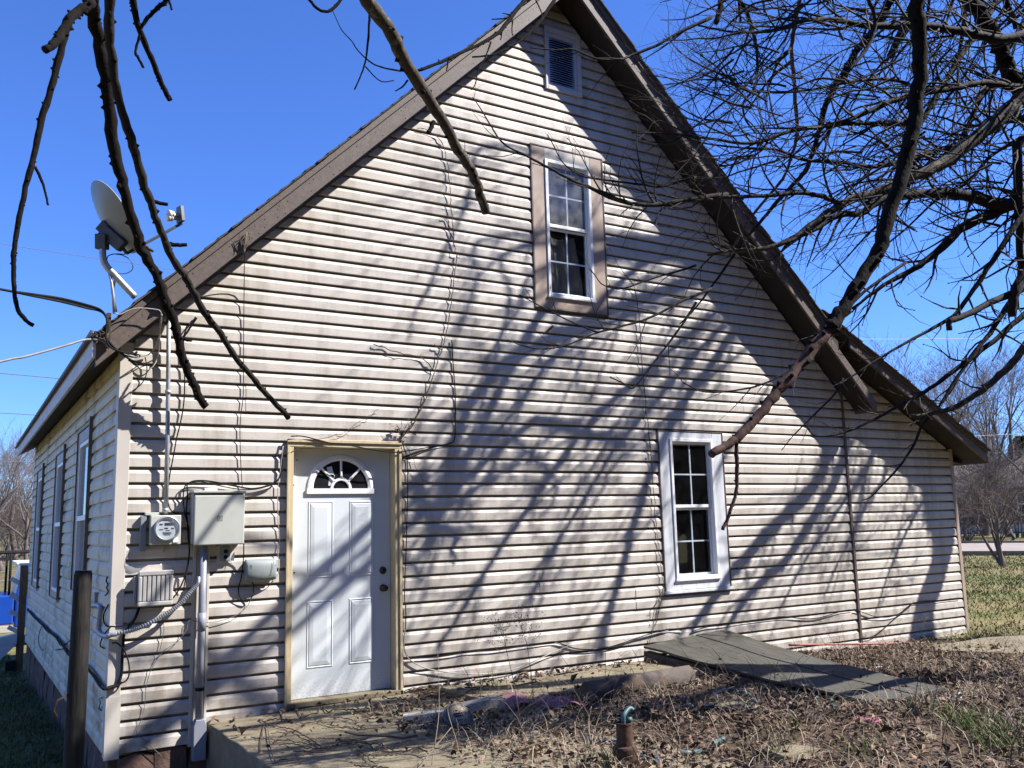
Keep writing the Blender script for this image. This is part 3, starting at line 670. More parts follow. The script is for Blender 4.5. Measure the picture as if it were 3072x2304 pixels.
# ------------------------------------------------------------------ trees
def wander(p, d, Ls, n, r, rg, bend=.26, up=.05, grav=0.):
    """knobbly twig path with radii"""
    pts = [Vector(p)]; rad = [r]; d = Vector(d).normalized(); curl = Vector((rg.gauss(0, 1), rg.gauss(0, 1), rg.gauss(0, 1)))*.22
    for i in range(n):
        d = (d+Vector((rg.gauss(0, bend), rg.gauss(0, bend), rg.gauss(0, bend)))*.5+curl*.5+Vector((0, 0, up-grav))).normalized()
        pts.append(pts[-1]+d*(Ls/n)); rad.append(r*(1-.72*(i+1)/n))
    return pts, rad
def twig(mb, p, d, Ls, r, rg, lvl=1, up=.05, sides=4, ylim=None):
    n = max(3, min(9, int(Ls/.09))); pts, rad = wander(p, d, Ls, n, r, rg, up=up)
    if ylim is not None:
        for q in pts: q.y = min(q.y, ylim)
    mb.tube(pts, rad, sides, cap=False)
    if rg.random() < .6:  # bud at the end
        e = pts[-1]; dd = (pts[-1]-pts[-2]).normalized(); mb.tube([e, e+dd*.008, e+dd*.02], [rad[-1], rad[-1]*2.2, rad[-1]*.4], 4, cap=False)
    if lvl > 0:
        for i in range(1, n):
            if rg.random() < .62:
                t = (pts[i+1]-pts[i-1]).normalized(); s = Vector((rg.gauss(0, 1), rg.gauss(0, 1), rg.gauss(0, 1))); s = (s-t*s.dot(t)).normalized()
                twig(mb, pts[i], t*.9+s*.6, Ls*rg.uniform(.3, .65), rad[i]*.65, rg, lvl-1, up, sides, ylim)
            elif rg.random() < .3:
                t = (pts[i+1]-pts[i-1]).normalized(); s = t.orthogonal().normalized(); q = rg.uniform(0, 6.3); s = Quaternion(t, q) @ s
                mb.tube([pts[i], pts[i]+(s+t*.5)*rg.uniform(.012, .035)], [rad[i]*.7, rad[i]*.45], 4, cap=False)
def limb_path(pts, rg, knob=.10, per=4):
    """resampled limb with knobs; pts = list of (Vector, radius)"""
    P = catmull([p for p, r in pts], per); R = []
    m = len(pts)
    for i in range(len(P)):
        u = i/per; k = min(int(u), m-2); f = u-k; R.append(pts[k][1]*(1-f)+pts[k+1][1]*f)
    R = [r*(1+rg.uniform(-knob, knob)) for r in R]
    P = [p+Vector((rg.gauss(0, 1), rg.gauss(0, 1), rg.gauss(0, 1)))*r*.12 for p, r in zip(P, R)]
    return P, R
def px_limb(tile, pts, y0, y1, w0, w1, ex=1.):
    """traced limb: photo points, distance planes y0..y1, widths in photo pixels -> [(Vector, radius)]"""
    out = []; m = len(pts)
    acc = [0]
    for a, b in zip(pts, pts[1:]): acc.append(acc[-1]+math.hypot(a[0]-b[0], a[1]-b[1]))
    for i, (x, y) in enumerate(pts):
        f = acc[i]/acc[-1]; yy = y0+(y1-y0)*f**ex; w = w0+(w1-w0)*f
        p = D(x, y, yy) if tile == 0 else T(tile, x, y, yy)
        out.append((p, .5*w*pdepth(p)/FPX))
    return out
def sprout(mb, P, R, rg, every=.16, Lr=(.25, .8), lvl=1, start=.1, up=.05, rmax=.012, ylim=None, flat=.6, fan=.62, lead=(.5, 1.15), taper=True):
    """twigs all along a limb"""
    acc = 0; nxt = rg.uniform(0, every); tot = sum((b-a).length for a, b in zip(P, P[1:])); run = 0
    for i in range(len(P)-1):
        seg = (P[i+1]-P[i]); l = seg.length; t = seg.normalized()
        while nxt < acc+l:
            f = (nxt-acc)/l; p = P[i].lerp(P[i+1], f); r = R[i]*(1-f)+R[i+1]*f
            if nxt/tot > start:
                s = Vector((rg.gauss(0, 1), rg.gauss(0, flat), rg.gauss(0, 1))); s = (s-t*s.dot(t)).normalized()
                twig(mb, p, t*rg.uniform(*lead)+s*fan, rg.uniform(*Lr)*(1-.35*nxt/tot*taper), min(rmax, r*.55), rg, lvl, up, 4, ylim)
            nxt += every*rg.uniform(.5, 1.5)
        acc += l

rg = random.Random(21)
# --- the big tree whose trunk stands just outside the picture on the right
TREE = thing('bare_tree', 'large bare tree out of view on the right whose trunk and limbs shade the wall', 'tree', (13.3, -2.3, 0))
sun_pt = lambda p, t: p+SUN*t
def shadow_limb(tile, pts, t0, t1, r0, r1, tail=None, tailr=None):
    """limb high on the sunny side, located by where its shade falls on the wall (tile points) and its way t along the sun's rays"""
    out = []; m = len(pts)
    for i, (x, y) in enumerate(pts):
        f = i/(m-1); out.append((sun_pt(T(tile, x, y), t0+(t1-t0)*f), r0+(r1-r0)*f))
    if tail:
        for p, r in zip(tail, tailr): out.append((Vector(p), r))
    return out
trunk = [(Vector((13.25, -2.2, -.5)), .34), (Vector((13.3, -2.2, .3)), .26), (Vector((13.4, -2.25, 2.2)), .21)]
trunk += [(sun_pt(T(9, x, y), 6.6), .175) for x, y in ((1540, 780), (1680, 250))]
trunk += [(Vector((14.3, -2.4, 6.6)), .17), (Vector((14.4, -2.9, 9.0)), .15), (Vector((14.5, -3.8, 12.5)), .11), (Vector((14.4, -4.3, 14.5)), .05)]
P, R = limb_path(trunk, rg, .05); MB().tube(P, R, 14).build('trunk', BARK, TREE)
LT = Vector((13.75, -2.25, 4.6)); LU = Vector((14.3, -2.4, 6.4)); LM = Vector((13.5, -2.25, 3.2)); LLo = Vector((13.4, -2.25, 2.3))
TREEB = thing('bare_tree', 'bare tree with many drooping limbs and whips filling the sky right of the gable', 'tree', (9.4, -3.55, 0))
P, R = limb_path([(Vector((9.35, -3.55, -.4)), .3), (Vector((9.4, -3.55, .4)), .22), (Vector((9.45, -3.65, 3.0)), .19), (Vector((9.55, -4.0, 6.2)), .15), (Vector((10.0, -5.1, 9.2)), .10), (Vector((10.3, -6.0, 12.)), .05)], rg, .05)
MB().tube(P, R, 12).build('trunk', BARK, TREEB)
LU = Vector((9.55, -4.0, 6.2)); LT = Vector((9.5, -3.85, 4.8)); LM = Vector((9.46, -3.72, 3.6)); LLo = Vector((9.44, -3.6, 2.6))
TREEA = TREE; TREE = TREEB
YN = lambda y: y*.55-2.9
limbs = []
def L_(tile, pts, y0, y1, w0, w1, join=None, jr=None, m=BARK, sp=dict(), to=TREEB, knob=.10, ex=1.):
    if to is TREEB: y0, y1 = YN(y0), YN(y1)
    pl = px_limb(tile, pts, y0, y1, w0, w1, ex)
    P, R = limb_path(pl, rg, knob)
    if join is not None:   # on past the edge of the picture, then straight to the stem
        dr = (P[0]-P[2]).normalized(); e = P[0]+dr*.55; jl = [(Vector(q), r) for q, r in zip(join, jr)]+[(e, R[0]*1.08)]
        JP, JR = [], []
        for (a, ra), (b, rb2) in zip(jl, jl[1:]):
            for k in range(4): JP.append(a.lerp(b, k/4)+Vector((0, 0, .04*math.sin(k*2.1)))); JR.append(ra+(rb2-ra)*k/4)
        P = JP+[e]+P; R = JR+[R[0]*1.06]+R
    MB().tube(P, R, 9 if max(R) > .02 else 6).build('limb', m, to)
    limbs.append((P, R, sp, to)); return P, R
# main limbs (tile traces run from the trunk side to the tip)
L_(3, [(2212, 620), (2130, 700), (1950, 850), (1780, 990), (1620, 1090), (1500, 1140), (1380, 1200), (1200, 1260), (1020, 1330), (870, 1440), (700, 1550), (540, 1610), (330, 1625), (160, 1655)], -2.1, -.75, 50, 8, [LU], [.11], m=BARKL, sp=dict(every=.12, Lr=(.3, 1.0), start=.25))
L_(3, [(2212, 1300), (2060, 1330), (1900, 1280), (1700, 1250), (1500, 1262), (1300, 1290), (1150, 1380), (1000, 1400), (830, 1500), (600, 1600)], -1.9, -1.1, 42, 9, [LM], [.10], sp=dict(every=.13, Lr=(.3, .9), start=.2))
L_(3, [(1020, 1330), (950, 1290), (870, 1265), (750, 1250), (500, 1272), (250, 1280), (100, 1290), (-100, 1330), (-400, 1310), (-720, 1160)], -1.3, -.75, 16, 5, sp=dict(every=.11, Lr=(.25, .8), start=0))
L_(3, [(2212, 1270), (2040, 1370), (1850, 1450), (1640, 1640), (1500, 1740), (1300, 1850), (1100, 2000)], -1.9, -1.0, 36, 8, [LM], [.09], sp=dict(every=.12, Lr=(.3, .9), start=.1))
L_(3, [(2212, 235), (2050, 250), (1850, 212), (1700, 185), (1450, 160), (1250, 170), (1000, 130), (800, 130), (650, 180), (520, 205), (330, 205), (100, 165)], -2.2, -1.2, 30, 5, [LU], [.10], sp=dict(every=.12, Lr=(.3, 1.), start=.1))
L_(3, [(2212, 572), (2100, 560), (1950, 540), (1750, 570), (1560, 605), (1400, 640), (1250, 700), (1000, 800), (700, 850), (450, 930), (200, 900), (-60, 870), (-330, 860)], -2.1, -.9, 22, 5, [LU], [.08], sp=dict(every=.11, Lr=(.3, .9), start=.15))
L_(3, [(1580, 610), (1400, 525), (1150, 520), (950, 560), (750, 590), (450, 590), (250, 520), (100, 480)], -1.7, -1.1, 12, 3, sp=dict(every=.12, Lr=(.2, .7), start=.1))
L_(3, [(1450, 800), (1280, 800), (1100, 800), (950, 815), (700, 830), (480, 830)], -1.8, -1.1, 18, 4, sp=dict(every=.11, Lr=(.25, .8), start=.1))
L_(3, [(2212, 770), (2050, 800), (1900, 900), (1700, 960), (1500, 1020), (1250, 1080), (1000, 1050), (800, 1040), (600, 970), (400, 960), (150, 930), (0, 885)], -1.9, -.8, 20, 4, [LU], [.07], sp=dict(every=.1, Lr=(.25, .9), start=.15))
L_(3, [(2212, 880), (2000, 1010), (1850, 1180), (1640, 1300), (1450, 1480), (1250, 1640)], -2.0, -1.2, 12, 4, [LU], [.05], sp=dict(every=.12, Lr=(.3, .8), start=.1))
L_(6, [(2180, -260), (2190, 60), (2190, 200), (2120, 300), (1990, 500), (1870, 650), (1750, 830), (1660, 980)], -1.9, -1.2, 26, 7, [LU], [.07], sp=dict(every=.12, Lr=(.25, .8), start=.15))
L_(6, [(2212, 120), (2150, 250), (2130, 390)], -1.9, -1.8, 34, 22, [LT], [.08], sp=dict(every=.2, Lr=(.2, .5)))
L_(6, [(2212, 590), (2110, 720), (2000, 820), (1870, 920), (1740, 990), (1620, 1020), (1540, 1035), (1475, 1035)], -1.6, -.62, 24, 12, [LLo], [.09], m=BARKL, sp=dict(every=.25, Lr=(.15, .45), start=.2))
L_(6, [(1600, 1035), (1545, 1110), (1500, 1220), (1400, 1370), (1270, 1510), (1215, 1565), (1165, 1583)], -.72, -.35, 10, 3, m=BARK, sp=dict(every=.3, Lr=(.1, .3), start=.2, lvl=0))
L_(6, [(2212, 380), (2050, 520), (1900, 640), (1750, 750), (1600, 860), (1450, 945), (1330, 1010), (1200, 1080), (1060, 1140), (930, 1165), (850, 1160), (805, 1110)], -1.7, -.5, 18, 4, [LM], [.07], sp=dict(every=.2, Lr=(.15, .45), start=.2))
L_(6, [(2010, 30), (1850, 270), (1750, 390), (1600, 480), (1400, 590), (1250, 680), (1080, 790), (1000, 830)], -1.7, -.8, 16, 4, [LU], [.06], sp=dict(every=.15, Lr=(.2, .6), start=.15))
L_(6, [(2212, 210), (2000, 300), (1800, 400), (1735, 420), (1725, 480)], -1.8, -1.6, 22, 18, [LT], [.06], sp=dict(every=.3, Lr=(.2, .5)))
L_(6, [(1450, 40), (1180, 230), (950, 480), (800, 650), (640, 770), (520, 830), (380, 865), (150, 882), (0, 820)], -1.4, -.55, 12, 4, sp=dict(every=.16, Lr=(.15, .5), start=.1))
L_(6, [(1040, 790), (980, 900), (830, 1050), (720, 1160), (640, 1260)], -.8, -.4, 7, 3, sp=dict(every=.14, Lr=(.1, .35), lvl=0))
L_(2, [(2500, 1260), (2212, 1300), (2000, 1330), (1850, 1310), (1700, 1250), (1500, 1170), (1350, 1090), (1200, 1010), (1050, 930), (960, 800), (900, 700), (850, 630)], -1.1, -.75, 17, 3, sp=dict(every=.13, Lr=(.2, .6), start=.15))
L_(2, [(2300, 1150), (2140, 1190), (2050, 1210), (1900, 1190), (1700, 1165), (1560, 1140), (1440, 1060), (1380, 950), (1335, 870)], -.9, -.7, 9, 3, sp=dict(every=.14, Lr=(.15, .45), start=.1))
L_(3, [(700, 310), (540, 450), (380, 570), (200, 720), (0, 880), (-120, 930), (-270, 900)], -1.3, -.85, 9, 4, sp=dict(every=.14, Lr=(.2, .6), start=.1))
L_(2, [(2400, 110), (2212, 200), (2050, 290), (1900, 350), (1800, 385), (1650, 380), (1500, 320), (1400, 325), (1220, 310)], -1.4, -.8, 12, 3, sp=dict(every=.15, Lr=(.2, .5), start=.15))
L_(5, [(2300, 60), (2212, 90), (2000, 150), (1830, 210), (1700, 190), (1640, 120), (1600, 80)], -.7, -.5, 7, 3, sp=dict(every=.14, Lr=(.1, .4), start=.1))
L_(5, [(2400, 210), (2212, 290), (2000, 400), (1800, 460), (1650, 500), (1480, 570), (1350, 600), (1230, 595), (1070, 545)], -.8, -.5, 9, 3, sp=dict(every=.13, Lr=(.15, .45), start=.1))
L_(5, [(2300, 300), (2212, 440), (2080, 620), (1980, 750), (1890, 855), (1820, 820), (1740, 785)], -.8, -.5, 8, 4, sp=dict(every=.15, Lr=(.1, .35), start=.1))
L_(5, [(1660, 495), (1500, 430), (1300, 330), (1150, 250)], -.62, -.5, 6, 3, sp=dict(every=.16, Lr=(.1, .3), start=.1))
L_(3, [(1060, 480), (1180, 330), (1240, 200), (1240, 90), (1180, -60)], -1.8, -2.0, 10, 14, sp=dict(every=.14, Lr=(.25, .8)))
# drooping whips that fill the sky between the limbs
wr = random.Random(77)
whip = MB()
for k in range(175):
    x = wr.uniform(300, 2212); y = wr.uniform(-120, 1500); yy = wr.uniform(-4.2, -3.3)
    if x < 1000 and y > 1100: continue
    dv = wr.choice([-.09, .09, .0]); pts = [(x, y)]; a = math.radians(wr.choice([wr.uniform(150, 200), wr.uniform(150, 215), wr.uniform(100, 170), wr.uniform(200, 240)])); 
    for j in range(5):
        a += wr.uniform(-.3, .3)+dv; st = wr.uniform(70, 170); pts.append((pts[-1][0]+st*math.cos(a), pts[-1][1]-st*math.sin(a)))
    pl = px_limb(3, pts, yy, yy+.3, wr.uniform(4.5, 9), 2.2); P, R = limb_path(pl, wr, .1, 3)
    whip.tube(P, R, 5, cap=False); sprout(whip, P, R, wr, every=.17, Lr=(.25, .8), lvl=1, ylim=-.6)
tag(whip.build('whip_branches', TWIG, TREE), kind='stuff')
TREE = TREEA
# the sunny crown: limbs that lean over the yard and shade the wall
CB = (14.5, -3.4, 11.0); CC = (14.4, -2.9, 9.2)
shade = []
def S_(tile, pts, t0, t1, r0, r1, tail=((13.6, -3.6, 11.6), CB), sp=dict(every=.34, Lr=(.7, 1.7), lvl=1, fan=.38, lead=(.9, 1.1), taper=False)):
    pl = shadow_limb(tile, pts, t0, t1, r0, r1, tail, [r1*1.05, r1*1.2]); P, R = limb_path(pl, rg, .06)
    MB().tube(P, R, 8).build('limb', BARK, TREE); shade.append((P, R, sp))
S_(5, [(690, 1560), (720, 1480), (800, 1300), (880, 1160), (970, 960), (1060, 780), (1180, 560), (1330, 330), (1700, 20)], 7.39, 8.70, 0.0330, 0.0616)
S_(8, [(545, 220), (565, 140), (590, 60), (620, -20)], 7.13, 7.48, 0.0354, 0.0560, tail=((9.0, -3.4, 9.6), (12.5, -3.6, 11.4)))
S_(5, [(880, 1330), (1000, 1150), (1120, 1000), (1250, 800), (1400, 620), (1580, 400), (2100, 0)], 6.96, 7.83, 0.0165, 0.0381)
S_(5, [(420, 560), (460, 380), (540, 230), (640, 0), (800, -300), (1100, -700)], 6.79, 7.83, 0.0118, 0.0179)
S_(8, [(600, 900), (700, 760), (800, 600), (900, 430), (1050, 200), (1190, 0), (1400, -300), (1800, -760)], 7.13, 7.83, 0.0212, 0.0403)
S_(8, [(1670, 940), (1690, 800), (1740, 600), (1800, 400), (1850, 200), (1910, 0), (1990, -240), (2100, -520), (2350, -900)], 7.83, 8.70, 0.0354, 0.0616)
S_(8, [(1180, 700), (1260, 480), (1340, 300), (1480, 60), (1640, -200), (1900, -560)], 7.13, 7.83, 0.0165, 0.0336)
S_(9, [(60, 740), (180, 580), (300, 420), (420, 280), (560, 130), (690, -10), (900, -260)], 6.96, 7.83, 0.0472, 0.0840, tail=((13.9, -3.3, 9.6), CC))
S_(9, [(300, 720), (400, 570), (520, 450), (640, 340), (760, 170), (870, -10), (1000, -250)], 6.61, 7.31, 0.0354, 0.0728, tail=((14.0, -3.2, 9.0), CC))
S_(9, [(620, 640), (700, 480), (800, 300), (960, 60), (1120, -180), (1200, -300)], 6.26, 6.96, 0.0142, 0.0336, tail=((14.1, -3.0, 8.4), CC))
S_(9, [(1240, 660), (1320, 420), (1420, 180), (1500, 20), (1580, -160)], 5.92, 6.44, 0.0142, 0.0336, tail=((14.2, -2.8, 7.6), CC))
S_(9, [(900, 560), (1000, 330), (1100, 120), (1200, -80), (1300, -220)], 6.09, 6.61, 0.0118, 0.0269, tail=((14.1, -2.9, 8.0), CC))
sb = MB(); br_ = random.Random(31)
for k in range(18):   # lesser branches of the same crown
    x0, z0 = br_.uniform(2.3, 8.8), br_.uniform(.15, 2.6); sl = br_.uniform(.42, .72); t0 = br_.uniform(6.2, 8.4); n = 6; l = br_.uniform(1.2, 2.6); cv = br_.uniform(-.12, .12); r0 = br_.uniform(.006, .011)
    pl = []
    for i in range(n):
        u = l*i/(n-1); pl.append((sun_pt(Vector((x0+sl*u+cv*u*u, 0, z0+u)), t0+.35*u), r0*(1+1.3*i/(n-1))))
    pl += [(pl[-1][0].lerp(Vector(CB), .5)+Vector((.3, -.1, .5)), r0*2.6), (Vector(CB), r0*3)]
    P, R = limb_path(pl, br_, .08); sb.tube(P, R, 6); shade.append((P[:n*4], R[:n*4], dict(every=.3, Lr=(.4, 1.2), lvl=1, fan=.34, lead=(.9, 1.1), taper=False)))
tag(sb.build('crown_branches', BARK, TREE), kind='stuff')
tw = MB()
for P, R, sp, to in limbs:
    if to is TREEB: sprout(tw, P, R, rg, ylim=-.42, **{**dict(every=.14, Lr=(.3, 1.), lvl=1), **sp})
tag(tw.build('twigs', TWIG, TREEB), kind='stuff')
sw = MB()
for P, R, sp in shade: sprout(sw, P[::-1], R[::-1], rg, up=-.05, rmax=.016, start=.3, **sp)
tag(sw.build('crown_twigs', TWIG, TREE), kind='stuff')

# --- the nearer tree that hangs into the picture from above
NEAR = thing('overhanging_tree', 'near bare tree whose cut and hanging limbs come in from the top edge', 'tree', (4.2, -12.5, 0))
P, R = limb_path([(Vector((4.2, -12.5, -.4)), .3), (Vector((4.2, -12.5, .5)), .24), (Vector((4.1, -12.3, 3.5)), .2), (Vector((3.9, -11.8, 6.5)), .16), (Vector((3.7, -11., 9.)), .1)], rg, .05)
MB().tube(P, R, 12).build('trunk', BARK, NEAR)
N1 = [(3.9, -11.6, 7.2)]
ntw = MB()
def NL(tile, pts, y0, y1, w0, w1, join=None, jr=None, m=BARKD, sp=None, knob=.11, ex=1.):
    P, R = L_(tile, pts, y0, y1, w0, w1, join, jr, m, {}, NEAR, knob, ex)
    # bark lumps and old bud scars
    for i in range(1, len(P)-1):
        if rg.random() < .6:
            t = (P[i+1]-P[i-1]).normalized(); s = t.orthogonal().normalized(); s = Quaternion(t, rg.uniform(0, 6.28)) @ s
            ntw.tube([P[i]+s*R[i]*.6-t*R[i]*.5, P[i]+s*R[i]*1.12, P[i]+s*R[i]*.6+t*R[i]*.6], [R[i]*.25, R[i]*.4, R[i]*.2], 6)
    return P, R
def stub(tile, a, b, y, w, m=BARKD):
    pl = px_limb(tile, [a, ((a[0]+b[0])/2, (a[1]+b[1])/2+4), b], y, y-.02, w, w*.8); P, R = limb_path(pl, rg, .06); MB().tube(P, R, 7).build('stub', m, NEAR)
TA = [(4.0, -11.7, 7.0), (2.2, -8.5, 7.2), (.4, -5.2, 6.3)]
NL(1, [(590, -60), (600, 60), (640, 300), (690, 560), (720, 840), (760, 1060), (810, 1260), (880, 1480), (940, 1659), (1010, 1780), (1070, 1949), (1130, 2089), (1160, 2229), (1190, 2349), (1240, 2459), (1290, 2569), (1333, 2640)], -1.5, -.18, 40, 23, TA, [.09, .08, .065], ex=.5)
NL(1, [(725, -60), (710, 200), (730, 380), (750, 560), (810, 780), (880, 1000), (930, 1180), (980, 1320), (1020, 1430), (1070, 1560), (1120, 1680), (1190, 1780), (1250, 1880), (1320, 2020), (1430, 2160), (1530, 2320), (1640, 2450), (1730, 2560), (1875, 2705)], -2.7, -1.2, 30, 16, TA, [.07, .05, .045], m=BARK)
NL(1, [(600, 20), (540, 60), (450, 120), (400, 220), (345, 290), (290, 325)], -1.5, -1.7, 30, 24)
NL(1, [(430, 190), (380, 400), (330, 580), (270, 780), (230, 960), (190, 1130), (150, 1290), (120, 1440), (100, 1560), (92, 1659), (88, 1760), (92, 1890), (120, 2010), (165, 2075), (220, 2110)], -1.6, -1.6, 22, 12)
NL(1, [(228, 1080), (270, 1170), (300, 1270), (312, 1330)], -1.6, -1.6, 9, 6)
NL(1, [(845, -60), (870, 40), (900, 180), (960, 330), (1020, 470), (1060, 570), (1105, 655)], -2.9, -2.6, 20, 15, TA, [.06, .045, .035])
NL(1, [(1130, -60), (1060, 20), (990, 80), (930, 150), (905, 195)], -2.9, -2.8, 15, 12, TA, [.05, .035, .025])
NL(1, [(905, 230), (885, 300), (880, 345), (905, 390), (932, 440)], -2.8, -2.8, 8, 8)
NL(1, [(1095, 0), (1105, 30), (1112, 65)], -2.9, -2.9, 7, 6)
stub(1, (985, 1300), (1090, 1325), -1.7, 13); stub(1, (1090, 1580), (1212, 1585), -1.6, 14); stub(1, (930, 1585), (995, 1630), -.45, 11, BARKL); stub(4, (1180, 530), (1240, 548), -.28, 12); stub(4, (1185, 530), (1275, 400), -.28, 7)
# the sawn log-like limb in the middle
TB = [(4.0, -11.7, 7.4), (3.4, -8.6, 9.2), (2.9, -5.2, 8.6)]
NL(2, [(130, -80), (170, 0), (300, 180), (400, 370), (520, 570), (640, 760), (760, 970), (850, 1130), (900, 1250), (942, 1380)], -3.2, -2.3, 46, 26, TB, [.11, .085, .07], m=BARKL, knob=.05)
stub(2, (600, 790), (560, 865), -2.7, 16); stub(2, (310, 190), (345, 185), -3.1, 11, BARKL)
NL(2, [(1260, -80), (1190, 0), (1100, 110), (1040, 190), (950, 260), (800, 330), (650, 400), (480, 465)], -2.6, -2.8, 14, 9, TB, [.07, .05, .035])
NL(2, [(430, 520), (400, 560), (350, 590)], -2.8, -2.8, 6, 4)
NL(2, [(385, 460), (280, 440), (200, 410), (110, 330), (70, 270), (0, 190), (-60, 60)], -2.8, -2.8, 6, 2)
NL(2, [(1420, -60), (1360, 30), (1260, 170), (1150, 270), (1000, 350), (850, 370)], -2.4, -2.5, 11, 5, TB, [.06, .04, .03])
NL(2, [(185, 90), (175, 240), (160, 380), (130, 480), (85, 580)], -3., -2.9, 8, 4); NL(2, [(155, 430), (220, 500), (270, 530), (340, 522)], -2.9, -2.9, 4, 3)
NL(1, [(1990, -20), (2050, 50), (2105, 75), (2160, 55), (2230, -30)], -3, -3, 9, 10)
for a in ([(970, 270), (930, 380), (890, 440), (870, 540), (840, 585)], [(1110, 130), (1105, 190), (1110, 230)], [(1040, 200), (1030, 260)], [(1075, 120), (975, 125)], [(1100, 100), (1045, 85)], [(1260, 0), (1300, 90), (1295, 110)], [(690, 395), (680, 460)], [(630, 400), (628, 385)]):
    NL(2, a if len(a) > 2 else [a[0], ((a[0][0]+a[1][0])/2+3, (a[0][1]+a[1][1])/2), a[1]], -2.6, -2.6, 5, 3)
# limb hanging across the right half, its broken end red brown in the sun
TC = [(4.1, -11.8, 7.0), (6.4, -8.6, 9.6), (7.2, -5.4, 8.9)]
NL(3, [(1500, -160), (1510, 0), (1530, 200), (1540, 380), (1530, 560), (1500, 800), (1450, 1000), (1390, 1230), (1310, 1480), (1250, 1659), (1150, 1809), (1080, 1939), (1000, 2059), (945, 2139)], -4.7, -4.45, 45, 41, TC, [.13, .10, .08], knob=.05)
NL(6, [(990, 440), (930, 500), (870, 560), (780, 680), (690, 790), (590, 910), (500, 1020), (400, 1130), (330, 1200), (260, 1245), (185, 1283)], -4.45, -4.3, 39, 25, m=BARKR, knob=.06)
NL(6, [(350, 1180), (350, 1290), (350, 1380), (345, 1530), (310, 1640), (285, 1720), (258, 1775)], -4.32, -4.28, 14, 11, m=BARKR)
NL(3, [(1390, -60), (1340, 0), (1290, 130), (1180, 260), (1100, 370), (1040, 480), (960, 620), (910, 740), (890, 830), (850, 960), (800, 1100), (740, 1170), (620, 1300), (520, 1420), (400, 1560), (330, 1659), (200, 1840), (80, 2000), (-20, 2100)], -2.6, -1.2, 24, 4, TC, [.09, .07, .05])
NL(3, [(765, -60), (760, 0), (720, 200), (705, 330), (720, 500), (735, 700), (740, 880), (710, 1000), (660, 1140), (600, 1220), (450, 1400), (370, 1530), (300, 1659)], -2.6, -1.6, 14, 7, TC, [.06, .05, .03], m=BARKR)
NL(3, [(360, -60), (370, 0), (420, 90), (460, 230), (480, 330), (485, 450), (470, 560), (410, 640), (390, 690), (410, 780), (470, 860)], -2.8, -2.4, 13, 5, TC, [.06, .045, .03])
NL(3, [(262, -60), (255, 0), (240, 70), (215, 150)], -3.2, -3.2, 20, 15, TC, [.07, .05, .04]); NL(3, [(365, 20), (370, 80), (375, 145)], -2.8, -2.8, 10, 7)
NL(3, [(1820, -80), (1860, 0), (1960, 130), (2040, 270), (2100, 420), (2160, 520), (2230, 640)], -3.6, -3.4, 40, 46, TC, [.12, .10, .08], knob=.05)
NL(3, [(1840, -60), (1830, 60), (1800, 300), (1750, 430), (1650, 600), (1500, 760)], -2.6, -2.2, 14, 6, TC, [.06, .05, .03])
NL(3, [(2060, -60), (2100, 20), (2140, 110), (2155, 185)], -2.6, -2.5, 20, 14, TC, [.07, .05, .035])
fr2 = random.Random(5)
for P, R, sp, to in limbs:
    if to is NEAR and max(R) < .035 and len(P) > 25 and P[len(P)//2].x > 3.2: sprout(ntw, P[14:], R[14:], fr2, every=.22, Lr=(.2, .6), lvl=1, ylim=-.45)
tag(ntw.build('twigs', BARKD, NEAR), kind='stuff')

# --- trees and thickets further off
def far_tree(name, seed, h, r, lv=4, spread=.55, m=FARB, stems=1, fine=1.):
    """a whole bare tree standing at the origin: trunk and crown meshes"""
    g = random.Random(seed); tk = MB(); cr = MB()
    def grow(p, d, l, rad, lvl, mb):
        n = 4; pts = [p]; rr = [rad]; dd = d.copy()
        for i in range(n):
            dd = (dd+Vector((g.gauss(0, .10), g.gauss(0, .10), g.gauss(.03, .08)))).normalized(); pts.append(pts[-1]+dd*l/n); rr.append(rad*(1-.45*(i+1)/n))
        mb.tube(pts, rr, 7 if lvl >= lv-1 else (4 if lvl > 1 else 3), cap=False)
        if lvl > 0:
            k = g.choice([3, 4, 5] if lvl > 1 else [3, 4])
            for j in range(k):
                i = n if j == 0 else g.choice([2, 3, 4]); a = pts[i]
                s = Vector((g.gauss(0, 1), g.gauss(0, 1), g.gauss(.15, .7))); s = (s-dd*s.dot(dd)).normalized()
                grow(a, (dd+s*g.uniform(spread*.6, spread*1.5)).normalized(), l*g.uniform(.55, .82), max(rr[i]*.62, .006*fine), lvl-1, cr)
    for s in range(stems):
        d = Vector((g.gauss(0, .05), g.gauss(0, .05), 1)) if stems == 1 else Vector((g.gauss(0, .38), g.gauss(0, .38), 1))
        grow(Vector((g.uniform(-.1, .1)*(stems > 1), g.uniform(-.1, .1)*(stems > 1), -.3)), d.normalized(), h*.34, r*(1 if stems == 1 else .6), lv, tk)
    return tk.mesh('trunk'), cr.mesh('crown')
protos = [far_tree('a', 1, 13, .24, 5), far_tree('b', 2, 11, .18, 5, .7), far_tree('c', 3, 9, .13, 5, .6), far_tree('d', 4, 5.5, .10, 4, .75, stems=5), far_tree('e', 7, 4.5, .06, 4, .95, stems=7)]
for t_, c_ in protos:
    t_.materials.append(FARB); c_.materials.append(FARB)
def put_tree(k, x, y, rot, sc, label, name='bare_tree', cat='tree', group=None):
    t = thing(name, label, cat, (x, y, float(gz(x, y))), group); t.rotation_euler = (0, 0, rot); t.scale = (sc, sc, sc)
    for nm, me in zip(('trunk', 'crown'), protos[k]):
        o = bpy.data.objects.new(nm, me); COL.objects.link(o); o.parent = t
        if nm == 'crown': o['kind'] = 'stuff'
    return t
def along(xd, dist):   # ground point at a distance under photo column xd
    d = ray(xd*KD, 1640); d = Vector((d.x, d.y, 0)).normalized(); p = CAM+d*dist; return p.x, p.y
far = random.Random(9)
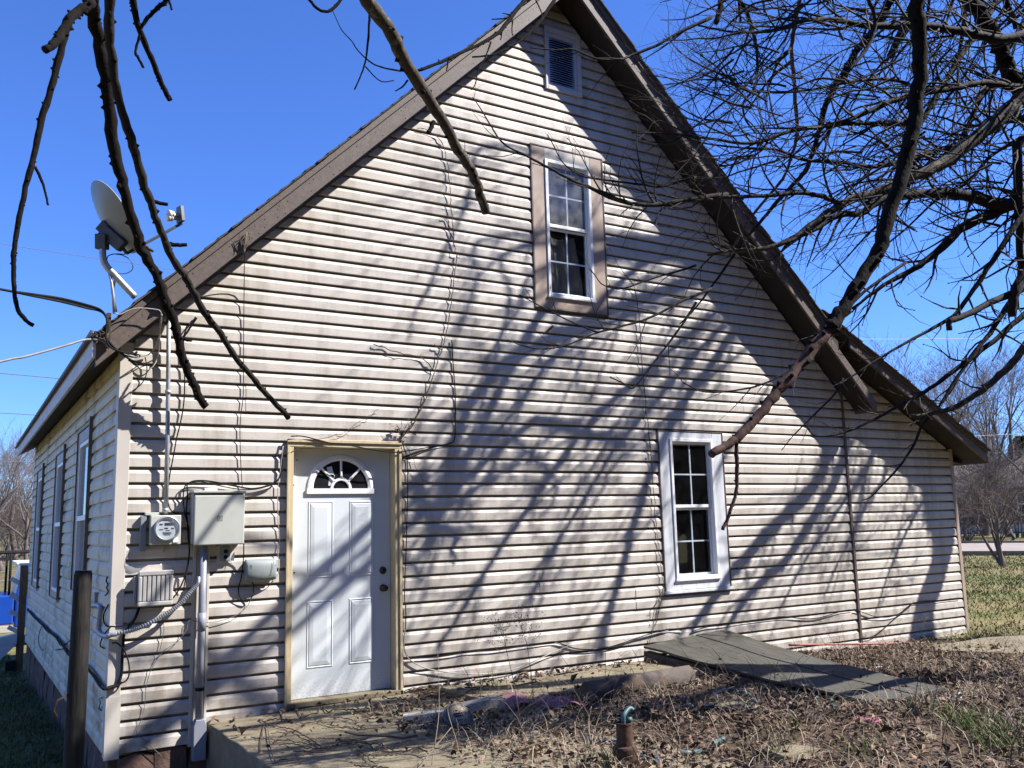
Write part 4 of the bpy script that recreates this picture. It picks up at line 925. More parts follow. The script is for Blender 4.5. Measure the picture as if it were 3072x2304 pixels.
for i, (xd, dist, k, sc, lab) in enumerate([
    (2130, 58, 0, 1.1, 'tall bare tree beyond the road, behind the end of the low eave'), (2188, 56, 1, 1.3, 'forked bare tree across the road at the right edge of the view'),
    (2052, 60, 0, 1.2, 'tall thin bare tree showing above the lean-to roof'), (1930, 56, 1, 1.3, 'bare tree top rising over the lean-to roof slope'), (2222, 66, 0, 1.3, 'tallest far tree, half cut by the right edge of the view'),
    (2262, 56, 2, 1.3, 'slim bare tree just past the right edge of the far lawn')]):
    x, y = along(xd, dist); put_tree(k, x, y, far.uniform(0, 6), sc, lab, group='bare trees across the street')
for i, (xd, dist, k, sc, lab) in enumerate([(2090, 78, 1, 1.0, 'bare tree behind the brick house, nearest the siding'), (2150, 84, 2, 1.5, 'slender bare tree rising behind the brick house roof'), (2192, 80, 1, 1.1, 'spreading bare tree behind the right end of the brick house'), (2118, 90, 0, .9, 'far bare tree in the gap above the brick house')]):
    x, y = along(xd, dist); put_tree(k, x, y, far.uniform(0, 6), sc, lab, group='bare trees behind the brick house')
x, y = along(2166, 31); put_tree(3, x, y, 1.1, .9, 'many stemmed bare shrub tree at the near edge of the street', 'shrub_tree', 'tree')
for i, (xd, dist, k, sc, lab) in enumerate([(2092, 52, 4, 1.2, 'brushy bare shrub in front of the brick house'), (2112, 58, 4, 1.0, 'tangled shrub left of the brick house windows'), (2205, 55, 4, 1.5, 'tangled brown shrub right of the brick house'), (2075, 52, 4, 1.0, 'low bare shrub behind the corner of the lean-to')]):
    x, y = along(xd, dist); put_tree(k, x, y, far.uniform(0, 6), sc, lab, 'bare_shrub', 'shrub', 'bare shrubs in front of the brick house')
for i, (xd, dist, k, sc, lab) in enumerate([
    (8, 62, 1, .95, 'bare tree in the field left of the house, nearest the picture edge'), (34, 74, 0, .95, 'tall bare tree in the field between two thin ones'), (58, 66, 2, 1.1, 'thin bare tree just left of the house eave'), (-20, 58, 0, .9, 'broad bare tree cut by the left edge of the view'),
    (74, 90, 0, 1., 'bare tree partly hidden by the corner of the house'), (20, 95, 0, 1.1, 'far bare tree deep in the field on the left'), (48, 108, 1, 1.3, 'farthest bare tree on the left, behind the brush')]):
    x, y = along(xd, dist); put_tree(k, x, y, far.uniform(0, 6), sc, lab, group='bare trees in the field on the left')
for i, (xd, dist, sc, lab) in enumerate([(0, 70, 1.6, 'brush clump at the foot of the field trees, left edge'), (28, 80, 1.8, 'brush clump in the middle of the field'), (56, 84, 1.7, 'brush clump beside the thin field tree'), (80, 76, 1.6, 'brush clump half behind the house corner')]):
    x, y = along(xd, dist); put_tree(4, x, y, far.uniform(0, 6), sc, lab, 'bare_shrub', 'shrub', 'brush clumps in the field on the left')

# --- evergreens added behind the camera, unseen, to block sky light from the wall
CEDAR = mat('cedar foliage', (.012, .022, .008), (.035, .05, .018), scale=2, rough=.9, rnd=.3)
def cedar_mesh(seed):
    g = np.random.default_rng(seed); n = 5200
    h = g.uniform(.02, 1, n)**.8; a = g.uniform(0, 2*np.pi, n); lob = 1+.22*np.sin(3*a+seed+5*h)+.15*np.sin(7*a+9*h)
    r = (1-h)**.75*1.0*lob*np.sqrt(g.uniform(.25, 1, n))+.03
    c = np.stack([r*np.cos(a)*2.1, r*np.sin(a)*2.1, .25+h*8.6], 1)
    u = np.stack([np.cos(a), np.sin(a), g.uniform(-.2, .6, n)], 1); u /= np.linalg.norm(u, axis=1)[:, None]
    w = np.cross(u, g.normal(0, 1, (n, 3))); w /= np.linalg.norm(w, axis=1)[:, None]
    L_ = g.uniform(.18, .42, n)[:, None]; W_ = g.uniform(.10, .22, n)[:, None]
    V = np.stack([c-w*W_, c+w*W_, c+u*L_+w*W_*.3, c+u*L_-w*W_*.3], 1).reshape(-1, 3)
    return V, np.arange(4*n).reshape(-1, 4)
cm = []
for s in range(3):
    V, F = cedar_mesh(s); o = npmesh('crown', V, F, CEDAR); cm.append(o.data); bpy.data.objects.remove(o)
ctm = MB().tube([(0, 0, -.4), (0, 0, 3), (0, 0, 8)], [.2, .15, .03], 8).mesh('trunk'); ctm.materials.append(FARB)
cr_ = random.Random(6)
spots = [(-9.5, -16.5), (-6, -18.5), (-3, -19.5), (0, -20), (3.2, -20.2), (6.5, -20), (10, -20.5), (13.5, -20), (17, -19), (20.5, -17.5), (24, -16), (27, -13.5)]
SKYB = thing('evergreen_sky_block', 'dense dark evergreens added behind the camera to block sky light', 'trees', (4, -19, 0)); SKYB['kind'] = 'stuff'
for i, (x, y) in enumerate(spots):
    x += cr_.uniform(-.6, .6); y += cr_.uniform(-.6, .6); k = cr_.uniform(1.35, 1.75); rz = cr_.uniform(0, 6)
    for nm, me in (('trunk', ctm), ('crown', cm[i % 3])):
        o = bpy.data.objects.new(nm, me); COL.objects.link(o); o.parent = SKYB; o.location = (x-4, y+19, float(gz(x, y))); o.scale = (k*1.15, k*1.15, k); o.rotation_euler = (0, 0, rz); o['kind'] = 'stuff'
# ------------------------------------------------------------------ things fixed to the wall
def PX(u, v, c=0., axis=1): return at(u, v, axis, c)
Z4 = lambda x, y, c=-.03: PX(250+.27125*x, 1400+.27125*y, c)
ZL3 = lambda x, y, c=X0-.03: PX(.334*x, 1750+.334*y, c, 0)
def cable(name, label, cat, pts, r, m, group=None, per=4, parent=None):
    o = MB().tube(catmull(pts, per), r, 7).build(name, m, parent)
    return o if parent else tag(o, label, cat, group)

# electricity meter
M = thing('electric_meter', 'round glass electricity meter on a small grey box beside the house corner', 'meter', (.4, -.05, 1.66))
mb = MB(); mb.box(.285, .515, -.10, -.012, 1.545, 1.775); mb.build('meter_box', BOXM, M, .006)
mb = MB(); mb.box(.22, .262, -.055, -.012, 1.50, 1.775); mb.build('side_channel', BOXG, M, .004)
mb = MB(); mb.box(.25, .36, -.06, -.012, 1.777, 1.80); mb.build('top_flange', BOXM, M, .003)
mc = Vector((.408, -.10, 1.672)); mf = zframe(mc, (0, -1, 0))
MB().lathe([(.098, 0), (.098, .022), (.092, .028), (.086, .028), (.086, .012)], mf, 32).build('meter_ring', GALV, M)
dial = MB().lathe([(.085, .013), (.0001, .013)], mf, 28, smooth=False, cap=False).build('dial', mat('meter dial', (.58, .58, .57), (.66, .66, .65), scale=30, rough=.5), M)
mk = MB(); fx = lambda a, b, c, d, o=-.1145: mk.add([(mc.x+a, o, mc.z+c), (mc.x+b, o, mc.z+c), (mc.x+b, o, mc.z+d), (mc.x+a, o, mc.z+d)], [(0, 1, 2, 3)])
fx(-.02, .05, .022, .044)
for a, b, c, d in ((-.058, -.034, .026, .036), (-.062, -.03, -.012, -.006), (-.02, .006, -.004, .006), (.03, .052, -.006, .004), (-.012, .02, -.018, -.013), (-.034, .034, -.032, -.029), (-.034, .034, -.039, -.036), (-.03, .03, -.046, -.043), (-.024, .024, -.053, -.050), (-.03, .03, .058, .061), (-.024, .024, .066, .068)): fx(a, b, c, d)
mk.build('dial_marks', BLACK, dial)
MB().lathe([(.0, .073), (.055, .068), (.078, .052), (.00001, .0291)][:3]+[(.0845, .0285), (.00005, .0285)][:1], mf, 28, cap=False).build('glass_cover', glass('meter glass', dust=.10, rough=.03), M)
MB().box(.455, .495, -.1065, -.1005, 1.56, 1.60).build('seal_tag', WHITE, M, .002)
MB().box(.40, .408, -.03, -.02, 1.485, 1.535).build('drip_pin', WIREW, M)
# mast pipe from the meter up through the eave
tube = [Vector((.402, -.062, 1.79)), Vector((.398, -.062, 2.4)), Vector((.385, -.064, 3.0)), Vector((.375, -.066, 3.46))]
o = MB(); o.tube(tube, .0175, 12); mast = o.build('service_mast', GALV); tag(mast, 'thin steel conduit running from the meter up under the eave', 'conduit')
for z in (1.80, 2.75): MB().lathe([(.024, 0), (.024, .03)], Matrix.Translation((.399 if z < 2.5 else .39, -.063, z)), 14).build('pipe_collar', GALV, mast)

# breaker panel
PB = thing('breaker_panel', 'large grey green breaker panel box left of the door', 'electrical box', (.8, -.08, 1.75))
mb = MB(); mb.box(.598, 1.008, -.118, -.014, 1.545, 1.945); mb.build('panel_box', BOXM, PB, .004)
mb = MB(); mb.box(.604, 1.004, -.150, -.1195, 1.532, 1.928); mb.build('panel_door', BOXM, PB, .008)
mb = MB(); mb.box(.592, 1.012, -.156, -.012, 1.9475, 1.966); mb.build('rain_lip', BOXM, PB, .004)
mb = MB(); mb.box(.70, .80, -.06, -.012, 1.967, 1.99); mb.build('hub_plate', WHITE, PB, .003)
mb = MB(); ec = Vector((.804, -.1513, 1.742))
def fr_(mb, h, w, y):
    for a, b, c, d in ((-h, h, -h, -h+w), (-h, h, h-w, h), (-h, -h+w, -h+w, h-w), (h-w, h, -h+w, h-w)): mb.box(ec.x+a, ec.x+b, y-.0015, y, ec.z+c, ec.z+d)
fr_(mb, .020, .003, -.1501)
mb.box(ec.x-.008, ec.x-.005, -.1516, -.1501, ec.z-.009, ec.z+.009)
pv = None
for k in range(7):
    a0, a1 = -math.pi/2+math.pi*k/7, -math.pi/2+math.pi*(k+1)/7
    q = [(ec.x-.003+.010*math.cos(a0), ec.z+.009*math.sin(a0)), (ec.x-.003+.010*math.cos(a1), ec.z+.009*math.sin(a1)), (ec.x-.003+.007*math.cos(a1), ec.z+.0062*math.sin(a1)), (ec.x-.003+.007*math.cos(a0), ec.z+.0062*math.sin(a0))]
    mb.prism(q, -.1516, -.1501)
mb.build('maker_emblem', STEEL, PB)
mb = MB(); mb.box(.785, .81, -.155, -.14, 1.524, 1.5315); mb.build('door_latch', BLACK, PB)
# chase for the riser pipe: two trim boards with a flat back
mb = MB(); mb.box(.632, .656, -.024, .01, -.02, 1.545); mb.build('trim_strip', POSTM, HOUSE, .002)
mb = MB(); mb.box(.744, .764, -.024, .01, .16, 1.535); mb.build('trim_strip', POSTM, HOUSE, .002)
mb = MB(); mb.box(.657, .743, -.006, .01, -.02, 1.545); mb.build('back_board', POSTM, HOUSE)
RZ = thing('riser_pipe', 'grey plastic riser pipe dropping from the breaker panel to the ground', 'conduit', (.70, -.06, .0))
MB().tube([(.703, -.06, 1.54), (.702, -.06, .9), (.70, -.06, .17)], .029, 16).build('pipe', PVC, RZ)
MB().tube([(.702, -.06, .86), (.702, -.06, 1.0)], .033, 16).build('coupling', PVC, RZ)
MB().tube([(.701, -.06, .40), (.701, -.06, .425)], .034, 14).build('strap', BLACK, RZ)
mb = MB(); mb.prism([(.655, -.12), (.752, -.12), (.752, .14), (.735, .185), (.672, .185), (.655, .14)], -.098, -.016); mb.build('foot_box', PVC, RZ, .005)
# ribbed plastic box
LB = thing('ribbed_vent_box', 'square grey plastic box with vertical ribs, lowest of the boxes by the corner', 'vent box', (.33, -.06, 1.2))
mb = MB(); mb.box(.215, .462, -.085, -.012, 1.085, 1.345); mb.build('back_shell', LOUV, LB, .02)
mb = MB()
for a in ((.21, .468, 1.31, 1.35), (.21, .468, 1.08, 1.115), (.21, .238, 1.116, 1.309), (.44, .468, 1.116, 1.309)): mb.box(a[0], a[1], -.112, -.086, a[2], a[3])
mb.build('cover_frame', LOUV, LB, .008)
for k in range(6):
    x = .242+k*.0335; MB().prism([(x, -.098), (x+.004, -.108), (x+.026, -.108), (x+.030, -.098)], 1.118, 1.308, axis=2).build('rib', LOUV, LB, .002)
MB().box(.19, .209, -.05, -.012, 1.10, 1.31).build('side_flange', LOUV, LB, .003)
# spare outlet under the panel
OB = thing('outdoor_outlet', 'small black outdoor outlet tucked under the breaker panel', 'outlet', (.89, -.03, 1.45))
MB().box(.82, .945, -.02, -.012, 1.375, 1.53).build('mount_block', POSTM, OB, .003)
MB().box(.845, .92, -.052, -.021, 1.395, 1.515).build('outlet_body', BOXG, OB, .006)
for z in (1.43, 1.475): MB().lathe([(.017, 0), (.015, .004)], zframe((.882, -.0525, z), (0, -1, 0)), 14).build('socket', BLACK, OB)
MB().add([(.925, -.03, 1.40), (.948, -.06, 1.395), (.952, -.055, 1.47), (.935, -.03, 1.44)], [(0, 1, 2, 3)]).build('torn_cover', WHITE, OB)
# telephone box with a curved lid
TB_ = thing('telephone_box', 'blue grey plastic telephone box with a bulged lid beside the door trim', 'utility box', (1.16, -.06, 1.31))
MB().box(1.045, 1.285, -.06, -.012, 1.24, 1.395).build('box_base', BOXG, TB_, .008)
mb = MB(); vs_ = []; n1, n2 = 12, 6
for j in range(n2+1):
    for i in range(n1+1):
        u, v = i/n1, j/n2; b = (math.sin(math.pi*u)**.6)*.022+.03*math.sin(math.pi*min(max(v, .0), 1))**.35
        vs_.append((1.032+.262*u, -.061-b, 1.232+.172*v-.012*math.sin(math.pi*u)*(1-v)*1.3))
mb.add(vs_, [(j*(n1+1)+i, j*(n1+1)+i+1, (j+1)*(n1+1)+i+1, (j+1)*(n1+1)+i) for j in range(n2) for i in range(n1)], True); lid = mb.build('lid', BOXG, TB_)
sd = lid.modifiers.new('thick', 'SOLIDIFY'); sd.thickness = .006
mk = MB()
for r_ in range(5):
    for c_ in range(3):
        if (r_*3+c_*5) % 4 != 1: mk.box(1.052+c_*.012, 1.060+c_*.012, -.0985-.004*c_, -.094, 1.30+r_*.013, 1.308+r_*.013)
tag(mk.build('printed_mark', WIREG, lid), kind='stuff')
for z in (1.325, 1.345): MB().lathe([(.006, 0), (.004, .006)], zframe((1.277, -.092, z), (0, -1, 0)), 8).build('knock_out', BLACK, TB_)
MB().tube([(1.235, -.113, 1.262), (1.262, -.110, 1.385)], .0016, 5).build('lid_strap', BLACK, TB_)
# flexible steel conduit and the plastic elbow round the corner
fp = [PX(300+.334*x, 1750+.334*y, c) for x, y, c in ((885, -55, -.07), (880, 0, -.09), (830, 60, -.10), (760, 140, -.11), (690, 210, -.11), (600, 270, -.11), (500, 330, -.11), (380, 390, -.10), (280, 425, -.08), (150, 452, -.06))]
P = catmull(fp, 26); rr = [.0135+.0055*(1 if (i % 5) in (0, 1) else 0) for i in range(len(P))]
o = MB().tube(P, rr, 10, smooth=False).build('flexible_conduit', GALV); tag(o, 'ribbed flexible steel conduit looping from the panel to the corner elbow', 'conduit')
ep = [fp[-1]+Vector((0, 0, 0)), PX(300+.334*100, 1750+.334*463, -.055), ZL3(960, 476), ZL3(905, 458), ZL3(887, 405), ZL3(897, 300), ZL3(903, 225), ZL3(880, 200), ZL3(830, 200), ZL3(780, 206)]
o = MB().tube(catmull(ep, 6), .019, 12).build('plastic_elbow', PVC); tag(o, 'grey plastic pipe elbow bent round the house corner', 'conduit')
MB().box(X0-.04, X0-.015, .70, .78, 1.08, 1.16).build('elbow_box', BOXG, o)

# ------------------------------------------------------------------ cables
g = 'cables strung on the wall'
t4 = lambda pts, c=-.03: [T(4, x, y, c) for x, y in pts]
cable('cable', 'black cable dropping past the hanging limb to the meter box', 'cable', t4([(1268, 395), (1235, 440), (1200, 490), (1190, 560), (1192, 680), (1197, 780), (1195, 900), (1185, 1000), (1165, 1100), (1145, 1180), (1125, 1290), (1100, 1420), (1088, 1520), (1090, 1600), (1110, 1650), (1140, 1668), (1170, 1672)], -.035), .0055, BLACK, g)
cable('cable', 'thin dark line hanging straight from the rake hook down to the breaker panel', 'cable', [T(1, 1600, 1520, -.36), T(4, 1585, 0, -.2), T(4, 1582, 200, -.06)]+t4([(1580, 400), (1578, 650), (1576, 900), (1562, 1020), (1555, 1120), (1557, 1250), (1562, 1380), (1570, 1500)], -.03), .0035, BLACK, g)
cable('cable', 'black cable sagging across the top of the breaker panel to the door corner', 'cable', t4([(1212, 1482), (1250, 1460), (1320, 1456), (1420, 1470), (1520, 1490), (1620, 1507), (1700, 1498), (1780, 1470), (1815, 1425), (1830, 1350), (1833, 1250), (1845, 1195)], -.04), .007, BLACK, g)
cable('cable', 'second thinner black cable sagging above the breaker panel', 'cable', t4([(1214, 1475), (1300, 1462), (1450, 1495), (1560, 1512), (1650, 1512), (1760, 1484), (1800, 1445)], -.05), .0045, BLACK, g)
cable('cable', 'black cable dropping between the meter and the breaker panel', 'cable', [T(4, 1212, 1482, -.045), T(4, 1215, 1560, -.05), T(4, 1208, 1650, -.05), T(7, 1215, 60, -.05), T(7, 1218, 150, -.055), T(7, 1228, 250, -.055), T(7, 1215, 350, -.06), T(7, 1190, 440, -.06), T(7, 1150, 520, -.05), T(7, 1105, 575, -.04)], .006, BLACK, g)
cable('cable', 'short doubled black cable hanging left of the breaker panel side', 'cable', [T(4, 1222, 1470, -.045), T(4, 1195, 1500, -.05), T(4, 1188, 1580, -.05), T(7, 1200, 20, -.05), T(7, 1222, 110, -.055), T(7, 1224, 300, -.06), T(7, 1190, 500, -.04)], .005, BLACK, g)
cable('cable', 'black cable running along the door head and up the siding beside it', 'cable', [T(4, 1885, 1168, -.065), T(4, 1960, 1168, -.06), T(4, 2060, 1192, -.06), T(4, 2140, 1212, -.06), T(5, 0, 1218, -.06), T(5, 120, 1240, -.06), T(5, 230, 1260, -.06), T(5, 330, 1272, -.06), T(5, 430, 1263, -.05), T(5, 520, 1248, -.03), T(5, 620, 1230, -.03), T(5, 700, 1215, -.025), T(5, 732, 1190, -.025), T(5, 738, 1080, -.025), T(5, 738, 900, -.025), T(5, 730, 780, -.025), T(5, 722, 660, -.025), T(5, 715, 545, -.03)], .0055, BLACK, g)
cable('cable', 'grey cable meeting the siding line right of the door head', 'cable', [T(5, 400, 1305, -.03), T(5, 480, 1282, -.03), T(5, 560, 1250, -.03), T(5, 630, 1232, -.03)], .005, BLACK, g)
cable('cable', 'dark cable running down the right side of the door trim', 'cable', [T(5, 380, 1195, -.06), T(5, 400, 1230, -.04), T(5, 424, 1300, -.03), T(5, 430, 1400, -.03), T(5, 430, 1550, -.03), T(8, 426, 0, -.03), T(8, 422, 160, -.03), T(8, 418, 300, -.03), T(8, 412, 430, -.03), T(8, 410, 560, -.03), T(8, 418, 640, -.03), T(8, 416, 740, -.03), T(8, 405, 850, -.03), T(8, 418, 915, -.03), T(8, 450, 960, -.035)], .0045, BLACK, g)
cable('cable', 'pale cable sagging along the bottom of the siding right of the door', 'cable', [T(8, x, y, -.04) for x, y in ((412, 760), (405, 870), (425, 935), (470, 975), (550, 1012), (680, 1038), (850, 1052), (1000, 1042), (1120, 1018), (1230, 975), (1350, 920), (1470, 868))], .005, WIREW, g)
cable('cable', 'dark doubled cable pinned in waves along the lower siding', 'cable', [T(8, x, y, -.03) for x, y in ((440, 950), (600, 942), (720, 925), (815, 906), (900, 902), (1000, 896), (1200, 866), (1375, 840), (1440, 860), (1520, 885), (1640, 890), (1760, 870), (1900, 822), (2040, 778), (2130, 758), (2212, 768))], .0055, BLACK, g)
cable('cable', 'grey loop of cable below the tall window', 'cable', [T(8, x, y, -.03) for x, y in ((1375, 842), (1460, 872), (1560, 892), (1700, 880), (1850, 838), (2000, 800), (2120, 766))], .0045, WIREG, g)
cable('cable', 'dark cable sagging along the siding near the joint strip', 'cable', [T(9, x, y, -.03) for x, y in ((60, 775), (160, 745), (260, 735), (400, 710), (540, 690), (655, 678), (760, 690), (860, 690), (960, 665), (1040, 640), (1105, 632))], .0055, BLACK, g)
cable('cable', 'dark cable looping over the lean-to siding and back to its corner', 'cable', [T(9, x, y, -.035) for x, y in ((1112, 632), (1180, 655), (1250, 678), (1330, 682), (1400, 660), (1450, 620), (1495, 588), (1440, 635), (1370, 692), (1290, 765), (1225, 808), (1160, 818))], .005, BLACK, g)
cable('cable', 'dark cable along the lean-to course to the right corner', 'cable', [T(9, x, y, -.03) for x, y in ((1495, 588), (1560, 578), (1640, 575), (1720, 564), (1800, 556))], .0055, BLACK, g)
cable('cable', 'black cable below the telephone box hanging in a loop', 'cable', [T(7, x, y, c) for x, y, c in ((1580, 205, -.1), (1578, 300, -.06), (1565, 420, -.04), (1545, 500, -.04), (1560, 560, -.04), (1600, 582, -.04), (1635, 545, -.05), (1645, 490, -.06), (1635, 450, -.07))], .005, BLACK, g)
cable('cable', 'white cord running down beside the left door trim', 'cable', [T(4, 1835, 1230, -.05), T(4, 1815, 1400, -.04), T(4, 1800, 1520, -.035), T(7, 1802, 60, -.03), T(7, 1812, 180, -.03), T(7, 1800, 260, -.03), T(7, 1808, 360, -.03), T(7, 1790, 430, -.04), T(7, 1760, 455, -.05)], .0035, WIREW, g)
cable('cable', 'thin grey cord drooping from the telephone box to the riser pipe', 'cable', [T(7, x, y, -.04) for x, y in ((1635, 480), (1620, 580), (1560, 650), (1480, 690), (1380, 715), (1300, 712), (1225, 705), (1210, 760), (1150, 840), (1060, 900), (1020, 950))], .0028, WIREG, g)
cable('cable', 'kinked thin wire trailing down the siding to the bare soil', 'cable', [T(7, x, y, -.03) for x, y in ((1055, 690), (1062, 760), (1040, 880), (1018, 950), (985, 1010), (965, 1060), (945, 1150), (940, 1240), (918, 1340), (885, 1420), (890, 1455), (920, 1465), (980, 1520), (1050, 1585))], .0025, WIREG, g)
cable('cable', 'thick black cable falling from the ribbed box down along the corner', 'cable', [T(7, x, y, -.035) for x, y in ((905, 610), (880, 680), (840, 740), (805, 790), (798, 870), (792, 960), (788, 1050), (760, 1115), (700, 1138))], .011, BLACK, g)
cable('cable', 'black cable loop standing off the corner post', 'cable', [T(7, 725, 850, -.05)]+[T(7, x, y, -.06) for x, y in ((760, 850), (800, 890), (830, 960), (838, 1040), (820, 1090), (780, 1112), (730, 1130), (680, 1145))], .006, BLACK, g)
cable('cable', 'black cable curving from the corner elbow up to the ribbed box', 'cable', [ZL3(975, 190), ZL3(935, 270), ZL3(930, 330), ZL3(955, 380), PX(.334*1010, 1750+.334*388, -.04), T(7, 780, 740, -.05), T(7, 850, 715, -.06), T(7, 900, 640, -.06)], .006, BLACK, g)
cable('cable', 'white tipped black wire dangling on the shaded side near the corner', 'cable', [ZL3(1000, 385), ZL3(950, 440), ZL3(915, 500), ZL3(900, 560), ZL3(935, 585)], .005, BLACK, g)
# twisted bundle along the shaded wall
bl = [(245, 228), (300, 290), (340, 330), (380, 372), (430, 425), (480, 465), (530, 520), (575, 575), (620, 640), (700, 700), (775, 752), (850, 840), (900, 918), (942, 948)]
B0 = thing('cable_bundle', 'tangled bundle of black cables strung along the shaded side wall', 'cable bundle', tuple(ZL3(500, 490)))
br = random.Random(2)
for k in range(5):
    P = [ZL3(x+br.uniform(-7, 7), y+br.uniform(-9, 9), X0-.03-br.uniform(0, .03)) for x, y in bl]; MB().tube(catmull(P, 4), .0075, 6).build('strand', BLACK, B0)
P = [PX(.334*x, 1750+.334*y, -.06) for x, y in ((940, 948), (1000, 935), (1060, 915), (1090, 880))]
MB().tube(catmull([ZL3(925, 940)]+P, 4), .013, 7).build('strand', BLACK, B0)
for a in ([(380, 378), (355, 440), (345, 520), (365, 580), (385, 606)], [(520, 480), (525, 530), (545, 560)], [(600, 590), (550, 590), (500, 598)], [(570, 560), (610, 530), (640, 505)]):
    MB().tube(catmull([ZL3(x, y) for x, y in a], 4), .005, 5).build('loose_end', BLACK, B0)
cable('hook_wire', 'rusty curled wire pinned to the shaded wall above the elbow', 'wire', [ZL3(x, y) for x, y in ((965, -60), (955, -20), (970, 10), (958, 40), (972, 70), (960, 95), (945, 108))], .006, RUST)
cable('hook_wire', 'curled wire pinned low on the shaded wall near the corner', 'wire', [ZL3(x, y) for x, y in ((915, 1025), (895, 1040), (900, 1080), (885, 1130), (900, 1140), (890, 1105))], .005, WIREG)
# overhead service drop and its splices
SD = thing('service_drop', 'twisted overhead power lines spliced at the left eave corner', 'power line', tuple(T(4, 690, 480, -.45)))
for k, (off, m, r) in enumerate(((0, WIREG, .0075), (12, BLACK, .009), (-10, BLACK, .008))):
    a = [(-2600, -130), (-800, 65), (0, 215), (200, 250+off*.5), (400, 285+off), (560, 325+off), (650, 352+off*.5), (690, 400), (695+off*.5, 470), (685, 520), (720+off, 585), (790+off, 630+off), (860, 655+2*off), (900+off, 650+3*off)]
    MB().tube(catmull([T(4, x, y, -.46-.01*k if x > 600 else -.46-.01*k-(600-x)*.0012) for x, y in a], 5), r, 6).build('line', m, SD)
for (x, y, x2, y2) in ((850, 628, 908, 650), (835, 668, 886, 708)): MB().tube([T(4, x, y, -.44), T(4, x2, y2, -.44)], .012, 8).build('splice', BLACK, SD)
MB().tube(catmull([T(4, x, y, -.45) for x, y in ((600, 540), (660, 550), (700, 580), (745, 608))], 4), .007, 6).build('line', WIREG, SD)
mb = MB(); hr = random.Random(1)
for k in range(16):
    x, y = 640+hr.uniform(-35, 60), 525+hr.uniform(-30, 40); mb.tube(catmull([T(4, x+hr.uniform(-30, 30), y+hr.uniform(-25, 25), -.42) for _ in range(4)], 3), .003, 4)
mb.build('knotted_ties', VINE, SD)
mb = MB(); mb.box(-.13, -.10, -.40, -.36, 3.03, 3.30); mb.build('eave_bracket', RUST, SD)
for lab, a, m in (('white cable looping under the eave from the splice to the mast top', [(905, 650), (960, 640), (1005, 590), (1035, 500), (1045, 420), (1040, 360), (1000, 345), (900, 338), (840, 350), (780, 378), (740, 368)], WIREW), ('second white cable loop hanging under the eave corner', [(885, 705), (920, 735), (960, 738), (1000, 705), (1025, 640), (1035, 540), (1038, 430), (1050, 380)], WIREW), ('black cable looping under the eave and back round the corner post', [(940, 655), (952, 720), (945, 780), (915, 830), (880, 860), (840, 885), (800, 915)], BLACK)):
    cable('eave_cable', lab, 'cable', [T(4, x, y, -.42+.38*min(1, max(0, (y-380)/260)) if x > 800 else -.42) for x, y in a], .0045, m, 'cables looped under the eave')
cable('power_line', 'single overhead wire tied to the left eave corner', 'power line', [T(4, x, y, -.45-.0006*(540-x)) for x, y in ((-2400, 1310), (-900, 925), (0, 685), (150, 655), (300, 615), (440, 575), (540, 545), (600, 540))], .009, WIREG)
mb = MB(); P = [T(1, x, y, -.37) for x, y in ((1600, 1505), (1590, 1550), (1580, 1620), (1575, 1650))]; mb.tube(P, [.006, .012, .014, .006], 6)
for k in range(8): mb.tube(catmull([T(1, 1605+hr.uniform(-12, 12), 1520+hr.uniform(-10, 10), -.37), T(1, 1580+hr.uniform(-40, 60), 1545+hr.uniform(-25, 35), -.38), T(1, 1565+hr.uniform(-20, 30), 1590+hr.uniform(-25, 25), -.38)], 3), .0025, 4)
tag(mb.build('hook_and_string', VINE), 'frayed string tied to a hook on the left rake', 'string')
for lab, a, dist in (('thin wire low on the left sky, upper of three', [(-300, 740), (0, 760), (390, 795), (900, 850)], 14), ('thin wire low on the left sky, middle of three', [(-300, 1010), (0, 1018), (230, 1030), (700, 1060)], 16), ('thin wire low on the left sky, lowest of three', [(-300, 1325), (0, 1330), (225, 1335), (700, 1345)], 18), ('faint wire behind the satellite dish', [(-600, 700), (0, 810), (500, 887), (1120, 978), (1800, 1090)], 24)):
    if 'dish' in lab: P = [at(.46293*x, .46293*y+0, 1, dist) for x, y in [(q[0], q[1]+768) for q in a]]
    else: P = [T(4, x, y, dist, 1) for x, y in a]
    cable('utility_wire', lab, 'wire', P, .009, WIREG, 'wires crossing the sky')
for lab, a, dist in (('pale wire in the right sky above the low eave', [(700, 535), (1330, 540), (1700, 536), (2212, 542), (3000, 550)], 16), ('pale wire behind the low eave end', [(1500, 1180), (1890, 1166), (2212, 1152), (3000, 1120)], 18), ('pale wire lowest on the right, across the brick house', [(1500, 1390), (1790, 1382), (2212, 1362), (3000, 1330)], 20)):
    cable('utility_wire', lab, 'wire', [T(6, x, y, dist, 1) for x, y in a], .012, WIREW, 'wires crossing the sky')

# ------------------------------------------------------------------ satellite dish
SDY = -.12
DS = thing('satellite_dish', 'grey satellite dish on a bent mast at the left roof edge', 'satellite dish', tuple(PX(404, 889, SDY)))
ZD = lambda x, y, c=SDY: PX(250+.2412*x, 500+.2412*y, c)
dc = ZD(372, 640); vw = (dc-CAM).normalized(); vr_ = (CR-vw*CR.dot(vw)).normalized(); vu_ = vr_.cross(vw)
nrm = (.945*(.91*vr_+.41*vu_)+.33*vw).normalized()
dx = (vr_*.41-vu_*.91); dx = (dx-nrm*dx.dot(nrm)).normalized(); dy = nrm.cross(dx)
df = frame(dc, dx, dy, nrm)
Rr = .305; prof = [(Rr*k/10, .075*(k/10)**2-.06) for k in range(1, 11)]
o = MB().lathe([(.001, -.06)]+prof+[(Rr+.008, .018), (Rr+.008, .010), (Rr-.002, .008)]+[(r, h-.006) for r, h in prof[::-1]][1:], df, 44).build('dish_reflector', DISHM, DS)
